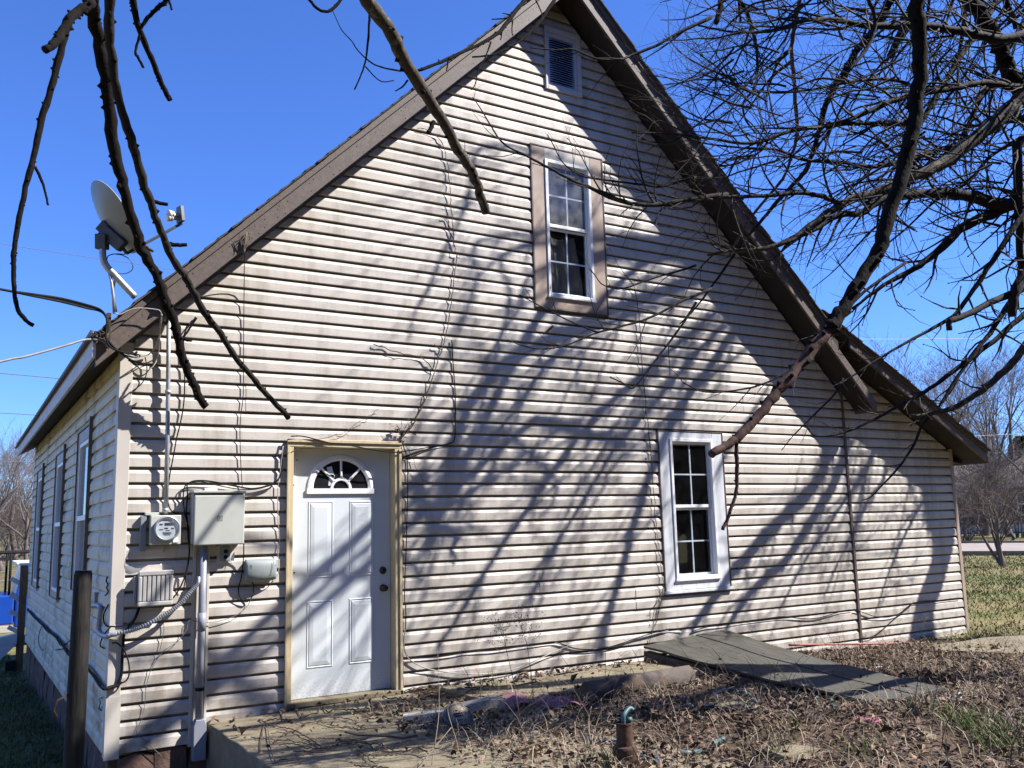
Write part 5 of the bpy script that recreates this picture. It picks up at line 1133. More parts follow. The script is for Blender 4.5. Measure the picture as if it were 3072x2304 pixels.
mp_ = [ZD(245, 880), ZD(240, 1000), ZD(242, 1110), ZD(262, 1190), ZD(310, 1265), ZD(400, 1360), ZD(520, 1490), ZD(650, 1625)]
MB().tube(catmull(mp_, 4), .027, 12).build('mast', GALV, DS)
MB().tube([ZD(312, 1270), ZD(350, 1440), ZD(372, 1600), T(4, 740, 372, SDY)], .012, 8).build('strut', GALV, DS)
MB().tube([ZD(330, 1290, SDY+.05), ZD(395, 1400, SDY+.15), ZD(360, 1560, SDY+.3), T(4, 752, 362, SDY+.35)], .012, 8).build('strut', GALV, DS)
mb = MB(); c0 = ZD(245, 935); mb.box(-.05, .035, -.04, .04, -.06, .06, frame(c0, CR, CF, CU)); mb.build('clamp', STEEL, DS, .006)
mb = MB(); c1 = ZD(385, 900); q = frame(c1, (CR*.75-CU*.66), CF, (CU*.75+CR*.66)); mb.box(-.11, .10, -.05, .03, -.05, .05, q); mb.box(-.16, -.08, -.03, .03, -.035, .06, q); mb.build('back_bracket', STEEL, DS, .008)
mb = MB(); mb.tube([ZD(250, 930), ZD(320, 920), ZD(390, 905)], .03, 10); mb.build('elevation_joint', STEEL, DS)
A0, A1 = ZD(540, 1080), ZD(1225, 705, SDY+.12)
MB().tube([A0, A1], .0125, 6, smooth=False).build('feed_arm', STEEL, DS)
mb = MB(); mb.tube([ZD(480, 1000), A0], .014, 6); mb.build('arm_bracket', STEEL, DS)
lz = (dc+nrm*.05-A1).normalized(); lc = ZD(1185, 640, SDY+.12)
mb = MB(); qf = zframe(ZD(1215, 620, SDY+.12), lz); mb.prism([(-.055, -.05), (.055, -.05), (.04, .085), (-.04, .085)], -.012, .02, qf, axis=2); mb.build('lnb_holder', STEEL, DS, .004)
for dx_, dz_ in ((0, 0), (-.03, .028)):
    c = ZD(1130+dx_*0, 640, SDY+.12)+CU*dz_+CR*(-.0 if dx_ == 0 else .01)
    MB().lathe([(.016, -.06), (.016, .01), (.03, .018), (.03, .03), (.024, .034), (.034, .042), (.034, .062), (.0, .066)], zframe(c, lz), 16).build('lnb_horn', LNBM, DS)
MB().tube(catmull([ZD(x, y) for x, y in ((520, 1090), (400, 1085), (310, 1110), (295, 1180), (330, 1260), (420, 1320), (520, 1330), (600, 1290), (615, 1230), (570, 1150), (480, 1100), (400, 1088))], 5), .004, 6).build('coax_loop', HOSEB, DS)

# ------------------------------------------------------------------ vines on the siding
def vine(name, label, traces, r=.005, c=-.028, seed=1, leaves=0):
    vr = random.Random(seed); t = None; mb = MB()
    for pts in traces:
        P = catmull([T(i, x+vr.uniform(-5, 5), y, c+vr.uniform(-.006, .004)) for i, x, y in pts], 5)
        P = [p+Vector((vr.gauss(0, .006), -abs(vr.gauss(0, .005)), vr.gauss(0, .004))) for p in P]
        mb.tube(P, [r*(1-.3*k/len(P)) for k in range(len(P))], 5)
        for p in P:
            if vr.random() < .55:
                d = Vector((vr.choice([-1, 1])*vr.uniform(.3, 1), vr.uniform(-.5, .05), vr.uniform(-.6, .6))); q = p+d*vr.uniform(.015, .05); mb.tube([p, p.lerp(q, .5)+Vector((0, -.004, .006)), q], [.002, .0016, .001], 4)
    return tag(mb.build(name, VINE), label, 'vine', 'dead vines on the siding')
vine('dead_vine', 'dead vine climbing from the door corner up the middle of the gable', [[(5, 370, 1190), (5, 400, 1160), (5, 480, 1070), (5, 540, 930), (5, 590, 800), (5, 640, 620), (5, 680, 480), (5, 710, 300), (5, 730, 130), (5, 745, 0), (2, 740, 1659), (2, 722, 1500), (2, 710, 1330), (2, 690, 1100), (2, 650, 930), (2, 560, 850), (2, 500, 830)], [(5, 380, 1165), (5, 460, 1085), (5, 500, 1010), (5, 560, 890)], [(5, 600, 740), (5, 520, 660), (5, 400, 635), (5, 280, 600), (5, 200, 570)], [(5, 650, 610), (5, 600, 570)], [(2, 735, 1600), (2, 690, 1450), (2, 650, 1410)]], .0055, seed=3)
vine('dead_vine', 'dead vine running down beside the left casing of the tall window', [[(5, 1900, 190), (5, 1930, 420), (5, 1945, 600), (5, 1960, 900), (5, 1990, 1150), (5, 2010, 1350), (5, 2030, 1650), (8, 2045, 120), (8, 2060, 300), (8, 2080, 480), (8, 2060, 640), (8, 2000, 820), (8, 1985, 880)], [(8, 2075, 520), (8, 2030, 620), (8, 2015, 720)], [(5, 1990, 1150), (5, 2010, 1280), (5, 1980, 1290)]], .0045, seed=4)
vine('dead_vine', 'thin dead vine crossing above the door head', [[(4, 1890, 1275), (4, 2000, 1215), (4, 2120, 1175), (4, 2212, 1150), (5, 60, 1110), (5, 150, 1050), (5, 260, 980)], [(5, 385, 1190), (5, 440, 1270), (5, 480, 1370), (5, 530, 1450), (5, 580, 1462)]], .003, c=-.04, seed=5)
# dead leaf spray above the door corner
lv = random.Random(8); mb = MB()
for k in range(16):
    p = T(5, 385+lv.gauss(0, 45), 1095+lv.gauss(0, 32), -.06); a = Vector((lv.gauss(0, 1), lv.gauss(0, .5), lv.gauss(-.5, .8))).normalized(); b = a.orthogonal().normalized(); l = lv.uniform(.03, .07)
    mb.add([p, p+a*l*.5+b*l*.22, p+a*l, p+a*l*.5-b*l*.22+Vector((0, -.008, 0))], [(0, 1, 2, 3)])
    mb.tube([T(5, 385, 1160, -.04), p.lerp(T(5, 385, 1160, -.04), .4)+Vector((0, -.02, .01)), p], .0015, 4)
tag(mb.build('leaf_spray', VINE), 'spray of curled dead leaves above the right door corner', 'leaves')
mb = MB()
for k in range(4):
    p = T(5, 1320+k*9, 490-k*8, -.05); mb.add([p, p+Vector((.03, -.02, .03)), p+Vector((.055, -.01, .015)), p+Vector((.03, .0, -.01))], [(0, 1, 2, 3)])
tag(mb.build('caught_leaf', LEAF), 'single dead leaf caught on the siding below the attic window', 'leaf')
# ------------------------------------------------------------------ yard things
def top(x, y):
    """height of the walkable surface"""
    z = float(gz(x, y))
    if .8 < x < 3.05 and -3.6 < y < 0: z = max(z, .14+.03*min(1, max(0, (x-.8)/1.2)))
    if 2.77 < x < 5.15 and -.95 < y < -.14: z = max(z, .205)
    return z
def gat(u, v, lift=0.):
    """point on the yard surface along a sight line"""
    z = .1
    for _ in range(25): p = at(u, v, 2, z+lift); z = top(p.x, p.y)
    return Vector((p.x, p.y, z+lift))
def G(i, x, y, lift=0.):
    o = _TO[i-1]; return gat(o[0]+.46293*x, o[1]+.46293*y, lift)
# dark post at the left
PS = thing('wooden_post', 'dark creosoted wooden post standing by the shaded side of the house', 'post', (-.285, -1.0, -.35))
P = [(-.285, -1.0, -.7), (-.287, -1.0, 0), (-.283, -1.0, .7), (-.279, -1.0, 1.38), (-.278, -1.0, 1.405)]
MB().tube(P, [.066, .063, .060, .056, .050], 16).build('post_shaft', TAR, PS)
MB().tube([(-.34, -1.02, .62), (-.40, -1.05, .60), (-.42, -1.05, .54), (-.40, -1.05, .50)], .008, 6).build('wire_hook', RUST, PS)
# cellar door board
A, B, C, Dd = D(1407, 1395, -.12), D(1560, 1366, -.035), None, None
A = Vector((5.12, -.14, .335)); B = Vector((6.36, -.05, .385)); C = Vector((6.40, -2.66, .10)); E_ = Vector((5.36, -2.62, .115))
CD = thing('cellar_door', 'old grey plywood cellar door sloping from the wall down onto the leaves', 'cellar door', tuple((A+C)/2))
n1 = 10
for ua, ub, dz in ((0, .615, 0), (.622, 1, .007)):
    bm_ = MB(); vs_ = []
    for j in range(n1+1):
        v = j/n1; a, b = A.lerp(E_, v), B.lerp(C, v)
        for i in range(6):
            u = ua+(ub-ua)*i/5; p = a.lerp(b, u); p.z += dz+.012*math.sin(3*u+4*v)-.02*math.sin(math.pi*v)+(.025 if (u < .05 and j > 7) else 0)+.004*math.sin(19*v+7*u); p.x += .008*math.sin(13*v)*(i in (0, 5)); vs_.append(p)
    bm_.add(vs_, [(j*6+i, j*6+i+1, (j+1)*6+i+1, (j+1)*6+i) for j in range(n1) for i in range(5)], False)
    o = bm_.build('plywood_sheet', WOODG, CD); s_ = o.modifiers.new('thick', 'SOLIDIFY'); s_.thickness = .022; s_.offset = -1
mb = MB(); sr2 = random.Random(3)
for v in (.04, .35, .66, .96):
    for u in (.04, .3, .58, .66, .96):
        p = A.lerp(E_, v).lerp(B.lerp(C, v), u)+Vector((sr2.uniform(-.02, .02), sr2.uniform(-.02, .02), .012)); mb.lathe([(.008, 0), (.006, .004)], Matrix.Translation(p), 8)
tag(mb.build('screw_head', RUST, CD), kind='stuff')
def beam(p, q, w, h, name, m, par):
    d = (q-p); l = d.length; z = d.normalized(); f_ = zframe(p, z); return MB().box(-w/2, w/2, -h, 0, 0, l, f_).build(name, m, par, .004)
dn = Vector((0, 0, -.03))
beam(A+dn+Vector((.04, 0, 0)), E_+dn+Vector((.04, 0, 0)), .09, .12, 'side_curb', WOODG, CD); beam(B+dn-Vector((.04, 0, 0)), C+dn-Vector((.04, 0, 0)), .09, .12, 'side_curb', WOODG, CD)
beam(E_+dn+Vector((.1, .03, 0)), C+dn+Vector((-.1, .03, 0)), .09, .1, 'front_curb', WOODG, CD)
# culvert pipe
p, q = G(8, 1590, 1170, .078), G(8, 2250, 1060, .078)
d = (q-p).normalized(); cf = zframe(p, d); l = (q-p).length
mb = MB(); mb.lathe([(.074, 0), (.088, 0), (.088, l*.5), (.089, l)], cf, 28); mb.lathe([(.074, 0), (.074, l)], cf, 28, cap=False)
o = mb.build('culvert_pipe', RUSTP); tag(o, 'short rust grey pipe lying on the walk in front of the siding', 'pipe'); 
# plank with a round lid leaning on it
pp = [G(8, 400, 1330, .03), G(8, 560, 1310, .045), G(8, 720, 1285, .06), G(8, 850, 1245, .09), G(8, 960, 1222, .11), G(8, 1050, 1222, .10)]
mb = MB(); vs_ = []; P = catmull(pp, 4)
for k, p in enumerate(P):
    t = (P[min(k+1, len(P)-1)]-P[max(k-1, 0)]).normalized(); s = Vector((-t.y, t.x, 0)).normalized(); w = .12-.03*k/len(P)
    vs_ += [p-s*w*.4+Vector((0, 0, -.05)), p-s*w*.4+Vector((0, 0, .012)), p+s*w*.6+Vector((0, 0, .02)), p+s*w*.6+Vector((0, 0, -.05))]
m_ = len(P); mb.add(vs_, [(k*4+a, (k+1)*4+a, (k+1)*4+(a+1) % 4, k*4+(a+1) % 4) for k in range(m_-1) for a in range(4)]+[(3, 2, 1, 0), tuple((m_-1)*4+a for a in range(4))])
o = mb.build('weathered_plank', PLANK); tag(o, 'bent weathered plank lying across the edge of the porch slab', 'plank')
lc = G(8, 760, 1325, .075); lf = zframe(lc, (CAM-lc)*.32+Vector((1.3, -.9, 2.6)))
RL = thing('round_lid', 'round tan lid with two dark slots leaning on the bent plank', 'lid', tuple(lc))
MB().lathe([(.112, -.03), (.116, -.02), (.116, .004), (.108, .008), (.104, .002)], lf, 30).build('rim', STEEL, RL)
MB().lathe([(.104, .002), (.0, .006)], lf, 30).build('face', mat('tan plastic', (.36, .29, .20), (.44, .36, .25), scale=12, rough=.7, c3=(.25, .19, .13), c3scale=14), RL)
mb = MB()
for y_ in (.014, -.006): mb.box(-.04, .035, y_, y_+.012, .0055, .0085, lf)
mb.box(-.012, .012, .045, .052, .0045, .007, lf); mb.box(-.025, .02, -.036, -.031, .0045, .007, lf); mb.build('slot_marks', BLACK, RL)
# pink cloth
def cloth(name, label, cat, corners, m, n=(16, 6), amp=.03, seed=1):
    cr_ = random.Random(seed); a, b, c, d = [Vector(p) for p in corners]; vs_ = []
    ph = [cr_.uniform(0, 6) for _ in range(6)]
    for j in range(n[1]+1):
        for i in range(n[0]+1):
            u, v = i/n[0], j/n[1]; p = a.lerp(b, u).lerp(d.lerp(c, u), v)
            p = p+Vector((.02*math.sin(9*v+ph[0]), .03*math.sin(7*u+ph[1]), amp*(1.1+math.sin(11*u+3*v+ph[2])+.6*math.sin(23*u-5*v+ph[3])+.5*math.sin(13*v+ph[4])))); vs_.append(p)
    o = MB().add(vs_, [(j*(n[0]+1)+i, j*(n[0]+1)+i+1, (j+1)*(n[0]+1)+i+1, (j+1)*(n[0]+1)+i) for j in range(n[1]) for i in range(n[0])], True).build(name, m)
    return tag(o, label, cat)
cloth('pink_cloth', 'crumpled faded pink cloth among the dead leaves', 'cloth', (G(8, 1030, 1290, .01), G(8, 1560, 1275, .0), G(8, 1600, 1250, .0), G(8, 1050, 1215, .02)), PINK, amp=.022)
cloth('white_litter', 'scrap of pale blue white plastic by the board end', 'litter', (G(9, 1640, 1260, .0), G(9, 1790, 1220, .0), G(9, 1810, 1185, .0), G(9, 1700, 1200, .0)), mat('pale plastic', (.42, .48, .54), (.55, .60, .64), scale=8, rough=.5), (8, 4), .012, 3)
cloth('white_litter', 'white crumpled scrap beside the upper edge of the plywood board', 'litter', (G(9, 1250, 1010, .0), G(9, 1330, 1030, .0), G(9, 1310, 1000, .0), G(9, 1260, 995, .0)), WHITE, (6, 4), .012, 4)
cloth('orange_scrap', 'small orange red scrap among the leaves right of the plywood board', 'litter', (G(9, 1660, 1300, .0), G(9, 1725, 1312, .0), G(9, 1718, 1285, .0), G(9, 1670, 1272, .0)), mat('orange red plastic', (.42, .07, .025), (.5, .10, .04), scale=8, rough=.5), (5, 3), .01, 5)
cloth('magenta_scrap', 'thin magenta strip lying in the straw', 'litter', (G(9, 1090, 1345, .0), G(9, 1270, 1365, .0), G(9, 1265, 1352, .0), G(9, 1095, 1330, .0)), mat('magenta plastic', (.30, .05, .13), (.4, .08, .18), scale=8, rough=.5), (8, 2), .007, 6)
# iron pipe with a hose end
ip = Vector((2.52, -3.08, 0)); pt = D(1350, 1560, ip.y); pb_ = D(1352, 1659, ip.y); ip = Vector((pb_.x, ip.y, 0)); r1 = 17.5*KD*pdepth(pt)/FPX; zc = D(1350, 1612, ip.y).z
IP = thing('standpipe', 'rusty brown iron standpipe with a bit of green hose on top', 'pipe', tuple(ip))
MB().lathe([(r1*1.5, -.2), (r1*1.5, zc-.012), (r1*1.42, zc), (r1, zc+.006), (r1, pt.z-.012), (r1*1.06, pt.z-.01), (r1*1.06, pt.z), (r1*.85, pt.z), (r1*.85, pt.z-.06), (0, pt.z-.06)], Matrix.Translation((ip.x, ip.y, 0)), 36, smooth=False).build('pipe_body', RUST, IP)
MB().tube(catmull([(ip.x-.005, ip.y, pt.z-.05), (ip.x-.01, ip.y-.01, pt.z+.03), (ip.x+.02, ip.y, pt.z+.06), (ip.x+.06, ip.y+.01, pt.z+.075), (ip.x+.075, ip.y, pt.z+.06)], 4), .014, 9).build('hose_end', HOSE, IP)
MB().lathe([(.014, 0), (.014, .03)], zframe((ip.x+.02, ip.y-.01, pt.z+.012), (1, 0, .1)), 10).build('hose_fitting', HOSE, IP)
# garden hoses, red pipe
for lab, a, r, m in (('faded green hose arching over the leaves beside the board', [(180, 1215), (240, 1192), (310, 1186), (390, 1200), (450, 1225), (480, 1245)], .016, HOSE), ('straight length of green hose on a pale stone', [(90, 1282), (170, 1268), (250, 1252), (335, 1236)], .017, HOSE), ('bent green hose end left of the pale stone', [(30, 1236), (55, 1262), (85, 1290), (108, 1345)], .015, HOSE), ('green hose running down right of the pale stone', [(335, 1225), (380, 1250), (425, 1275), (480, 1312)], .015, HOSE), ('green hose loop poking from the brush by the board', [(868, 1262), (872, 1210), (890, 1180), (925, 1180), (950, 1215), (975, 1265), (985, 1295)], .013, HOSE), ('short green hose scrap in the foreground straw', [(205, 1515), (235, 1495), (272, 1478)], .02, HOSE), ('pale arching plastic tube over the board edge', [(815, 1085), (860, 1065), (910, 1068), (950, 1100), (975, 1140), (990, 1170)], .008, WIREW), ('green hose lying low at the left of the straw', [(-20, 1572), (40, 1568), (110, 1562)], .016, HOSE)):
    li = [.02+.10*math.sin(math.pi*k/(len(a)-1))*(('arch' in lab) or ('loop' in lab)) for k in range(len(a))]
    cable('garden_hose', lab, 'hose', [G(9, x, y, .012)+Vector((0, 0, l*.4)) for (x, y), l in zip(a, li)], r, m, 'hose pieces in the leaves')
for lab, a in (('dark blue hose behind the standpipe, left piece', [(1560, 1462), (1650, 1478), (1790, 1490)]), ('dark blue hose right of the standpipe', [(1915, 1560), (1980, 1590), (2060, 1602)]), ('second dark blue hose right of the standpipe, lower', [(1920, 1600), (1990, 1612), (2050, 1620)])):
    cable('garden_hose', lab, 'hose', [G(8, x, y, .015) for x, y in a], .014, HOSEB, 'hose pieces in the leaves')
cable('red_pipe', 'long thin red pipe lying along the foot of the siding', 'pipe', [T(9, 690, 862, -.14), T(9, 1100, 856, -.14), T(9, 1500, 849, -.14), T(9, 1920, 838, -.14)], .013, REDP)
for k, (x, y, s) in enumerate(((300, 1275, .16), (700, 1590, .2), (1560, 1470, .1))):
    stn = stone(tuple(G(9, x, y, .0)), (s*1.6, s, s*.5), fr); ob = bpy.data.objects[-1] if False else None
for o in [o for o in bpy.data.objects if o.name.startswith('foundation_stone')][-3:]:
    o.parent = None; o.location = (0, 0, 0); o.name = 'loose_stone'; o.data.materials.clear(); o.data.materials.append(CONC)
lst = [o for o in bpy.data.objects if o.name.startswith('loose_stone')]
for o, l in zip(sorted(lst, key=lambda o: o.name), ('pale stone under the straight green hose', 'flat pale stone in the foreground straw', 'small pale stone at the right of the straw')): tag(o, l, 'stone', 'loose stones in the leaves')

# ------------------------------------------------------------------ leaves, straw and grass
ng = np.random.default_rng(4)
topv = np.vectorize(top)
def in_view(x, y, z, m=160):
    d = np.stack([x-CAM.x, y-CAM.y, z-CAM.z], -1); w = d@np.array(CF); u = 1536+FPX*(d@np.array(CR))/w; v = 1152-FPX*(d@np.array(CU))/w
    return (w > .5) & (u > -m) & (u < 3072+m) & (v > -m) & (v < 2304+m*2)
def scatter(n, x0, x1, y0, y1, dens):
    x = ng.uniform(x0, x1, n); y = ng.uniform(y0, y1, n); k = ng.uniform(0, 1, n) < dens(x, y); x, y = x[k], y[k]
    z = topv(x, y); k = in_view(x, y, z); return x[k], y[k], z[k]
def clump(x, y, s=1.3):
    return .5+.5*np.sin(x*2.3*s+1.7*np.sin(y*1.9*s))*np.sin(y*2.7*s+1.3*np.sin(x*1.7*s))
KEEP = [(4.0, -.72, .32), (4.5, -.74, .32), (5.0, -.76, .3), (2.3, -1.0, .3), (2.75, -.85, .3), (3.3, -.8, .25), (3.7, -.8, .25)]
def keep_out(x, y):
    k = np.ones_like(x)
    for a, b, r in KEEP: k = k*(1-.9*np.exp(-(((x-a)**2+(y-b)**2)/r**2)**2))
    return k
def onboard(x, y): return (x > 5.2) & (x < 6.4) & (y > -2.62) & (y < -.1)
def dl(x, y):
    slabm = (x > .8) & (x < 3.0) & (y > -3.5)
    d = np.where(slabm, .03+.25*np.exp(-np.abs(y)/.12)*(x > 2.2)+.75*sst(1.55, 2.3, x)*(y < -.45)*(.4+.6*clump(x, y, 1.5))+.12*(y > -.15), .30+.5*clump(x, y))
    d = np.where((x > 2.8) & (x < 5.1) & (y > -.95), .12+.75*np.exp(y/.09), d)
    d = np.where(onboard(x, y), .015, d); d = np.where(x < .78, .10*(y > -1.2), d); d = d*(1-.75*sst(8.5, 10.5, x)); d = d*(y < -.02)
    return d*(.35+.65*keep_out(x, y))
x, y, z = scatter(60000, -.2, 12, -5.2, 0, dl); n = len(x)
zz = np.where(onboard(x, y), .335-.23*(-y-.14)/2.5+.01, z)
a = ng.uniform(0, 2*np.pi, n); ls = .010+.034*ng.beta(1.4, 2.6, n)*np.where(ng.uniform(0, 1, n) < .12, 1.8, 1); tl = ng.normal(0, .5, n); rl = ng.normal(0, .6, n)
u = np.stack([np.cos(a)*np.cos(tl), np.sin(a)*np.cos(tl), np.sin(tl)], 1); w = np.stack([-np.sin(a), np.cos(a), 0*a], 1); nn = np.cross(u, w); w = w*np.cos(rl)[:, None]+nn*np.sin(rl)[:, None]; nn = np.cross(u, w)
c = np.stack([x, y, zz+.012+ng.uniform(0, .03, n)*(~onboard(x, y))], 1); Ls = ls[:, None]; cu = ng.uniform(-.2, .9, n)[:, None]
V = np.stack([c-u*Ls, c-u*Ls*.2+w*Ls*.55+nn*Ls*cu, c+u*Ls, c-u*Ls*.2-w*Ls*.55+nn*Ls*cu], 1).reshape(-1, 3)
F = np.concatenate([np.arange(n)[:, None]*4+np.array([[0, 1, 2]]), np.arange(n)[:, None]*4+np.array([[0, 2, 3]])])
tag(npmesh('dead_leaves', V, F, LEAF), 'litter of dead brown leaves over soil, walk and slab edge', 'leaves', kind='stuff')
def ribbons(name, x, y, z, h, lean, az, w, m, label, cat, seg=4, curl=1.):
    n = len(x); t = np.linspace(0, 1, seg+1)[None, :, None]
    base = np.stack([x, y, z], 1)[:, None, :]; hd = np.stack([np.cos(az), np.sin(az), 0*az], 1)[:, None, :]; hh = h[:, None, None]; le = lean[:, None, None]
    c = base+np.array([0, 0, 1.])*hh*(np.sin(t*np.pi*.5*np.clip(le*curl, .3, 2.)))*1.0/np.maximum(1, le*.6)+hd*hh*le*t**1.6
    sa = ng.uniform(0, np.pi, n); sd = np.stack([np.cos(sa), np.sin(sa), 0*sa], 1)[:, None, :]*(w[:, None, None]*(1-.75*t))
    V = np.concatenate([c-sd, c+sd], 2).reshape(n, seg+1, 2, 3).reshape(-1, 3)
    i = (np.arange(n)*(seg+1)*2)[:, None, None]+np.arange(seg)[None, :, None]*2
    F = (i+np.array([0, 1, 3, 2])).reshape(-1, 4)
    return tag(npmesh(name, V, F, m), label, cat, kind='stuff')
def ds(x, y):
    slabm = ((x > .8) & (x < 1.9) & (y > -3.5)) | ((x < 2.75) & (y > -.6)) | ((x > 2.8) & (x < 5.1) & (y > -.95))
    return np.where(slabm | onboard(x, y), .02, .35+.75*clump(x, y, 1.7))*(x > 1.6)*(1-.8*sst(8.5, 11, x))*(y < -.1)*keep_out(x, y)
x, y, z = scatter(17000, 1.6, 12, -5.2, 0, ds); n = len(x)
ribbons('dry_straw', x, y, z, ng.uniform(.04, .17, n), ng.uniform(.5, 3.6, n), ng.uniform(0, 6.28, n), ng.uniform(.0012, .003, n), STRAW, 'tangle of dry straw and fallen stems in the yard', 'straw', 5)
x, y, z = scatter(900, 2.0, 9, -5.2, -.6, lambda x, y: ds(x, y)*.8); n = len(x)
ribbons('brush', x, y, z, ng.uniform(.2, .55, n), ng.uniform(.4, 2.2, n), ng.uniform(0, 6.28, n), ng.uniform(.002, .0035, n), VINE, 'thin arching brush stems among the leaves', 'brush', 7)
bx = [G(9, 700+40*k, 1190-12*(k % 5), 0) for k in range(10)]
x = np.concatenate([ng.normal(p.x, .16, 26) for p in bx]); y = np.concatenate([ng.normal(p.y, .16, 26) for p in bx]); z = topv(x, y)
k = ~onboard(x, y); x, y, z = x[k], y[k], z[k]; n = len(x)
ribbons('brush', x, y, z, ng.uniform(.2, .5, n), ng.uniform(.5, 2.5, n), ng.uniform(2, 4.5, n), ng.uniform(.002, .004, n), VINE, 'pile of thin cut brush against the front of the plywood board', 'brush', 7)
def dg(x, y): return sst(9.6, 12.5, x+2.0*clump(x, y, .6))*(.45+.6*clump(x, y, .35))
x, y, z = scatter(150000, 9, 34, -6, 16, dg)
k = ng.uniform(0, 1, len(x)) < np.clip(1.6-np.hypot(x+1, y+7.7)/32, .12, 1); x, y, z = x[k], y[k], z[k]; n = len(x)
ribbons('lawn_grass', x, y, z-.01, ng.uniform(.03, .09, n), ng.uniform(.2, 1.3, n), ng.uniform(0, 6.28, n), ng.uniform(.004, .009, n)*(1+np.hypot(x, y)/22), GRASS, 'short patchy lawn right of the house', 'grass', 2)
x, y, z = scatter(60000, -3.2, .0, -2.5, 16, lambda x, y: .5+.5*clump(x, y, .5)); n = len(x)
ribbons('yard_grass', x, y, z-.01, ng.uniform(.03, .09, n), ng.uniform(.2, 1.3, n), ng.uniform(0, 6.28, n), ng.uniform(.003, .006, n)*(1+np.hypot(x, y)/18), GRASSG, 'thin grass in the shade left of the house', 'grass', 2)
cl = [(9, 1760, 1360, 120), (9, 1840, 1400, 130), (9, 1980, 1500, 160), (9, 2080, 1440, 90), (9, 560, 1610, 60), (9, 2000, 830, 110), (9, 1900, 810, 70), (8, 1700, 1640, 40), (9, 1500, 1330, 50), (9, 2060, 1560, 140), (9, 1150, 1580, 40), (9, 700, 1450, 30), (8, 980, 1130, 30)]
X = []; Y = []
for i, a, b, k in cl:
    p = G(i, a, b); X.append(ng.normal(p.x, .09, k)); Y.append(ng.normal(p.y, .07, k))
x = np.concatenate(X); y = np.concatenate(Y); z = topv(x, y); n = len(x)
ribbons('green_grass_tufts', x, y, z, ng.uniform(.06, .17, n), ng.uniform(.2, 1.2, n), ng.uniform(0, 6.28, n), ng.uniform(.002, .004, n), GRASSG, 'fresh green grass tufts among the leaves', 'grass', 4)
# fallen sticks
sk = random.Random(17); smb = MB()
for k in range(46):
    i, x, y = sk.choice([(8, sk.uniform(300, 2150), sk.uniform(1330, 1640)), (9, sk.uniform(0, 2100), sk.uniform(1230, 1640)), (9, sk.uniform(1150, 2000), sk.uniform(880, 1080)), (8, sk.uniform(500, 1500), sk.uniform(1080, 1220))])
    b0 = G(i, x, y); a = sk.uniform(0, 6.28); l = sk.uniform(.12, .55); n_ = 5; P = []
    for q in range(n_+1):
        u = q/n_; px_, py_ = b0.x+math.cos(a)*l*u, b0.y+math.sin(a)*l*u; a += sk.uniform(-.14, .14); py_ = min(py_, -.03)
        P.append(Vector((px_, py_, top(px_, py_)+.018+sk.uniform(0, .02)+.05*u*(k % 4 == 0))))
    r = sk.uniform(.003, .009); smb.tube(P, [r*(1-.5*q/n_) for q in range(n_+1)], 6)
tag(smb.build('fallen_sticks', VINE), 'thin dead sticks strewn through the leaf litter', 'sticks', kind='stuff')
# runners of dead vine over the slab
vr = random.Random(12); mb = MB()
for k in range(46):
    i, x, y = vr.choice([(7, 1400+vr.uniform(0, 700), 1330+vr.uniform(-30, 60)), (8, vr.uniform(0, 420), 1230+vr.uniform(0, 420)), (8, vr.uniform(60, 900), 1180+vr.uniform(0, 100)), (7, vr.uniform(1900, 2212), 1230+vr.uniform(0, 380))])
    a = vr.uniform(-.5, .5)+vr.choice([0, 3.14]); pts = []
    for j in range(vr.randint(5, 9)):
        pts.append(G(i, x, y, .008)); a += vr.uniform(-.4, .4); x += 55*math.cos(a); y += 30*math.sin(a)+vr.uniform(0, 6)
    P = catmull(pts, 4); P = [Vector((p.x+vr.gauss(0, .004), p.y+vr.gauss(0, .004), max(top(p.x, p.y), -.33)+.008+abs(vr.gauss(0, .006)))) for p in P]; r = vr.uniform(.0025, .006); mb.tube(P, r, 5)
    for p in P:
        if vr.random() < .3: mb.tube([p, p+Vector((vr.gauss(0, .04), vr.gauss(0, .04), abs(vr.gauss(0, .015))))], .0015, 4)
tag(mb.build('vine_runners', VINE), 'dead vine runners creeping over the porch slab', 'vine', kind='stuff')
# tall single stems
def stem(label, i, pts, r=.003, head=0, m=None, seed=0):
    sr_ = random.Random(seed); b = G(i, *pts[-1]); dist = b.y
    P = [b]; 
    for k, (x, y) in enumerate(pts[-2::-1]): P.append(T(i, x, y, dist+.02*sr_.uniform(-1, 1)))
    C_ = catmull(P, 6); W = thing('dry_weed', label, 'weed', tuple(b), 'dry weed stems in the yard')
    MB().tube(C_, [r*(1-.6*q/len(C_)) for q in range(len(C_))], 5).build('stem', m or STRAW, W)
    if head:
        mb = MB()
        for q in range(head):
            p = C_[-1-int(abs(sr_.gauss(0, len(C_)*.16))) if True else 0]; d = Vector((sr_.gauss(0, 1), sr_.gauss(0, .6), sr_.uniform(-.1, 1.2))).normalized(); l = sr_.uniform(.04, .2)
            e = p+d*l+Vector((0, 0, .02)); mb.tube([p, p+d*l*.5, e], [.0011, .0009, .0007], 3)
            for _ in range(3): e2 = e+Vector((sr_.gauss(0, .012), sr_.gauss(0, .012), sr_.gauss(0, .012))); mb.tube([e2, e2+Vector((.002, 0, .006))], [.004, .002], 4)
        tag(mb.build('seed_head', VINE, W), kind='stuff')
stem('tall dry weed with a branching seed head in front of the lower siding', 8, [(1045, 730), (1060, 850), (1090, 980), (1120, 1120), (1150, 1300), (1175, 1500)], .0035, 34, VINE, 1)
stem('dry weed with a thin seed head right of the tall weed', 8, [(1165, 740), (1200, 850), (1222, 980), (1235, 1080), (1250, 1250), (1255, 1400)], .003, 22, VINE, 2)
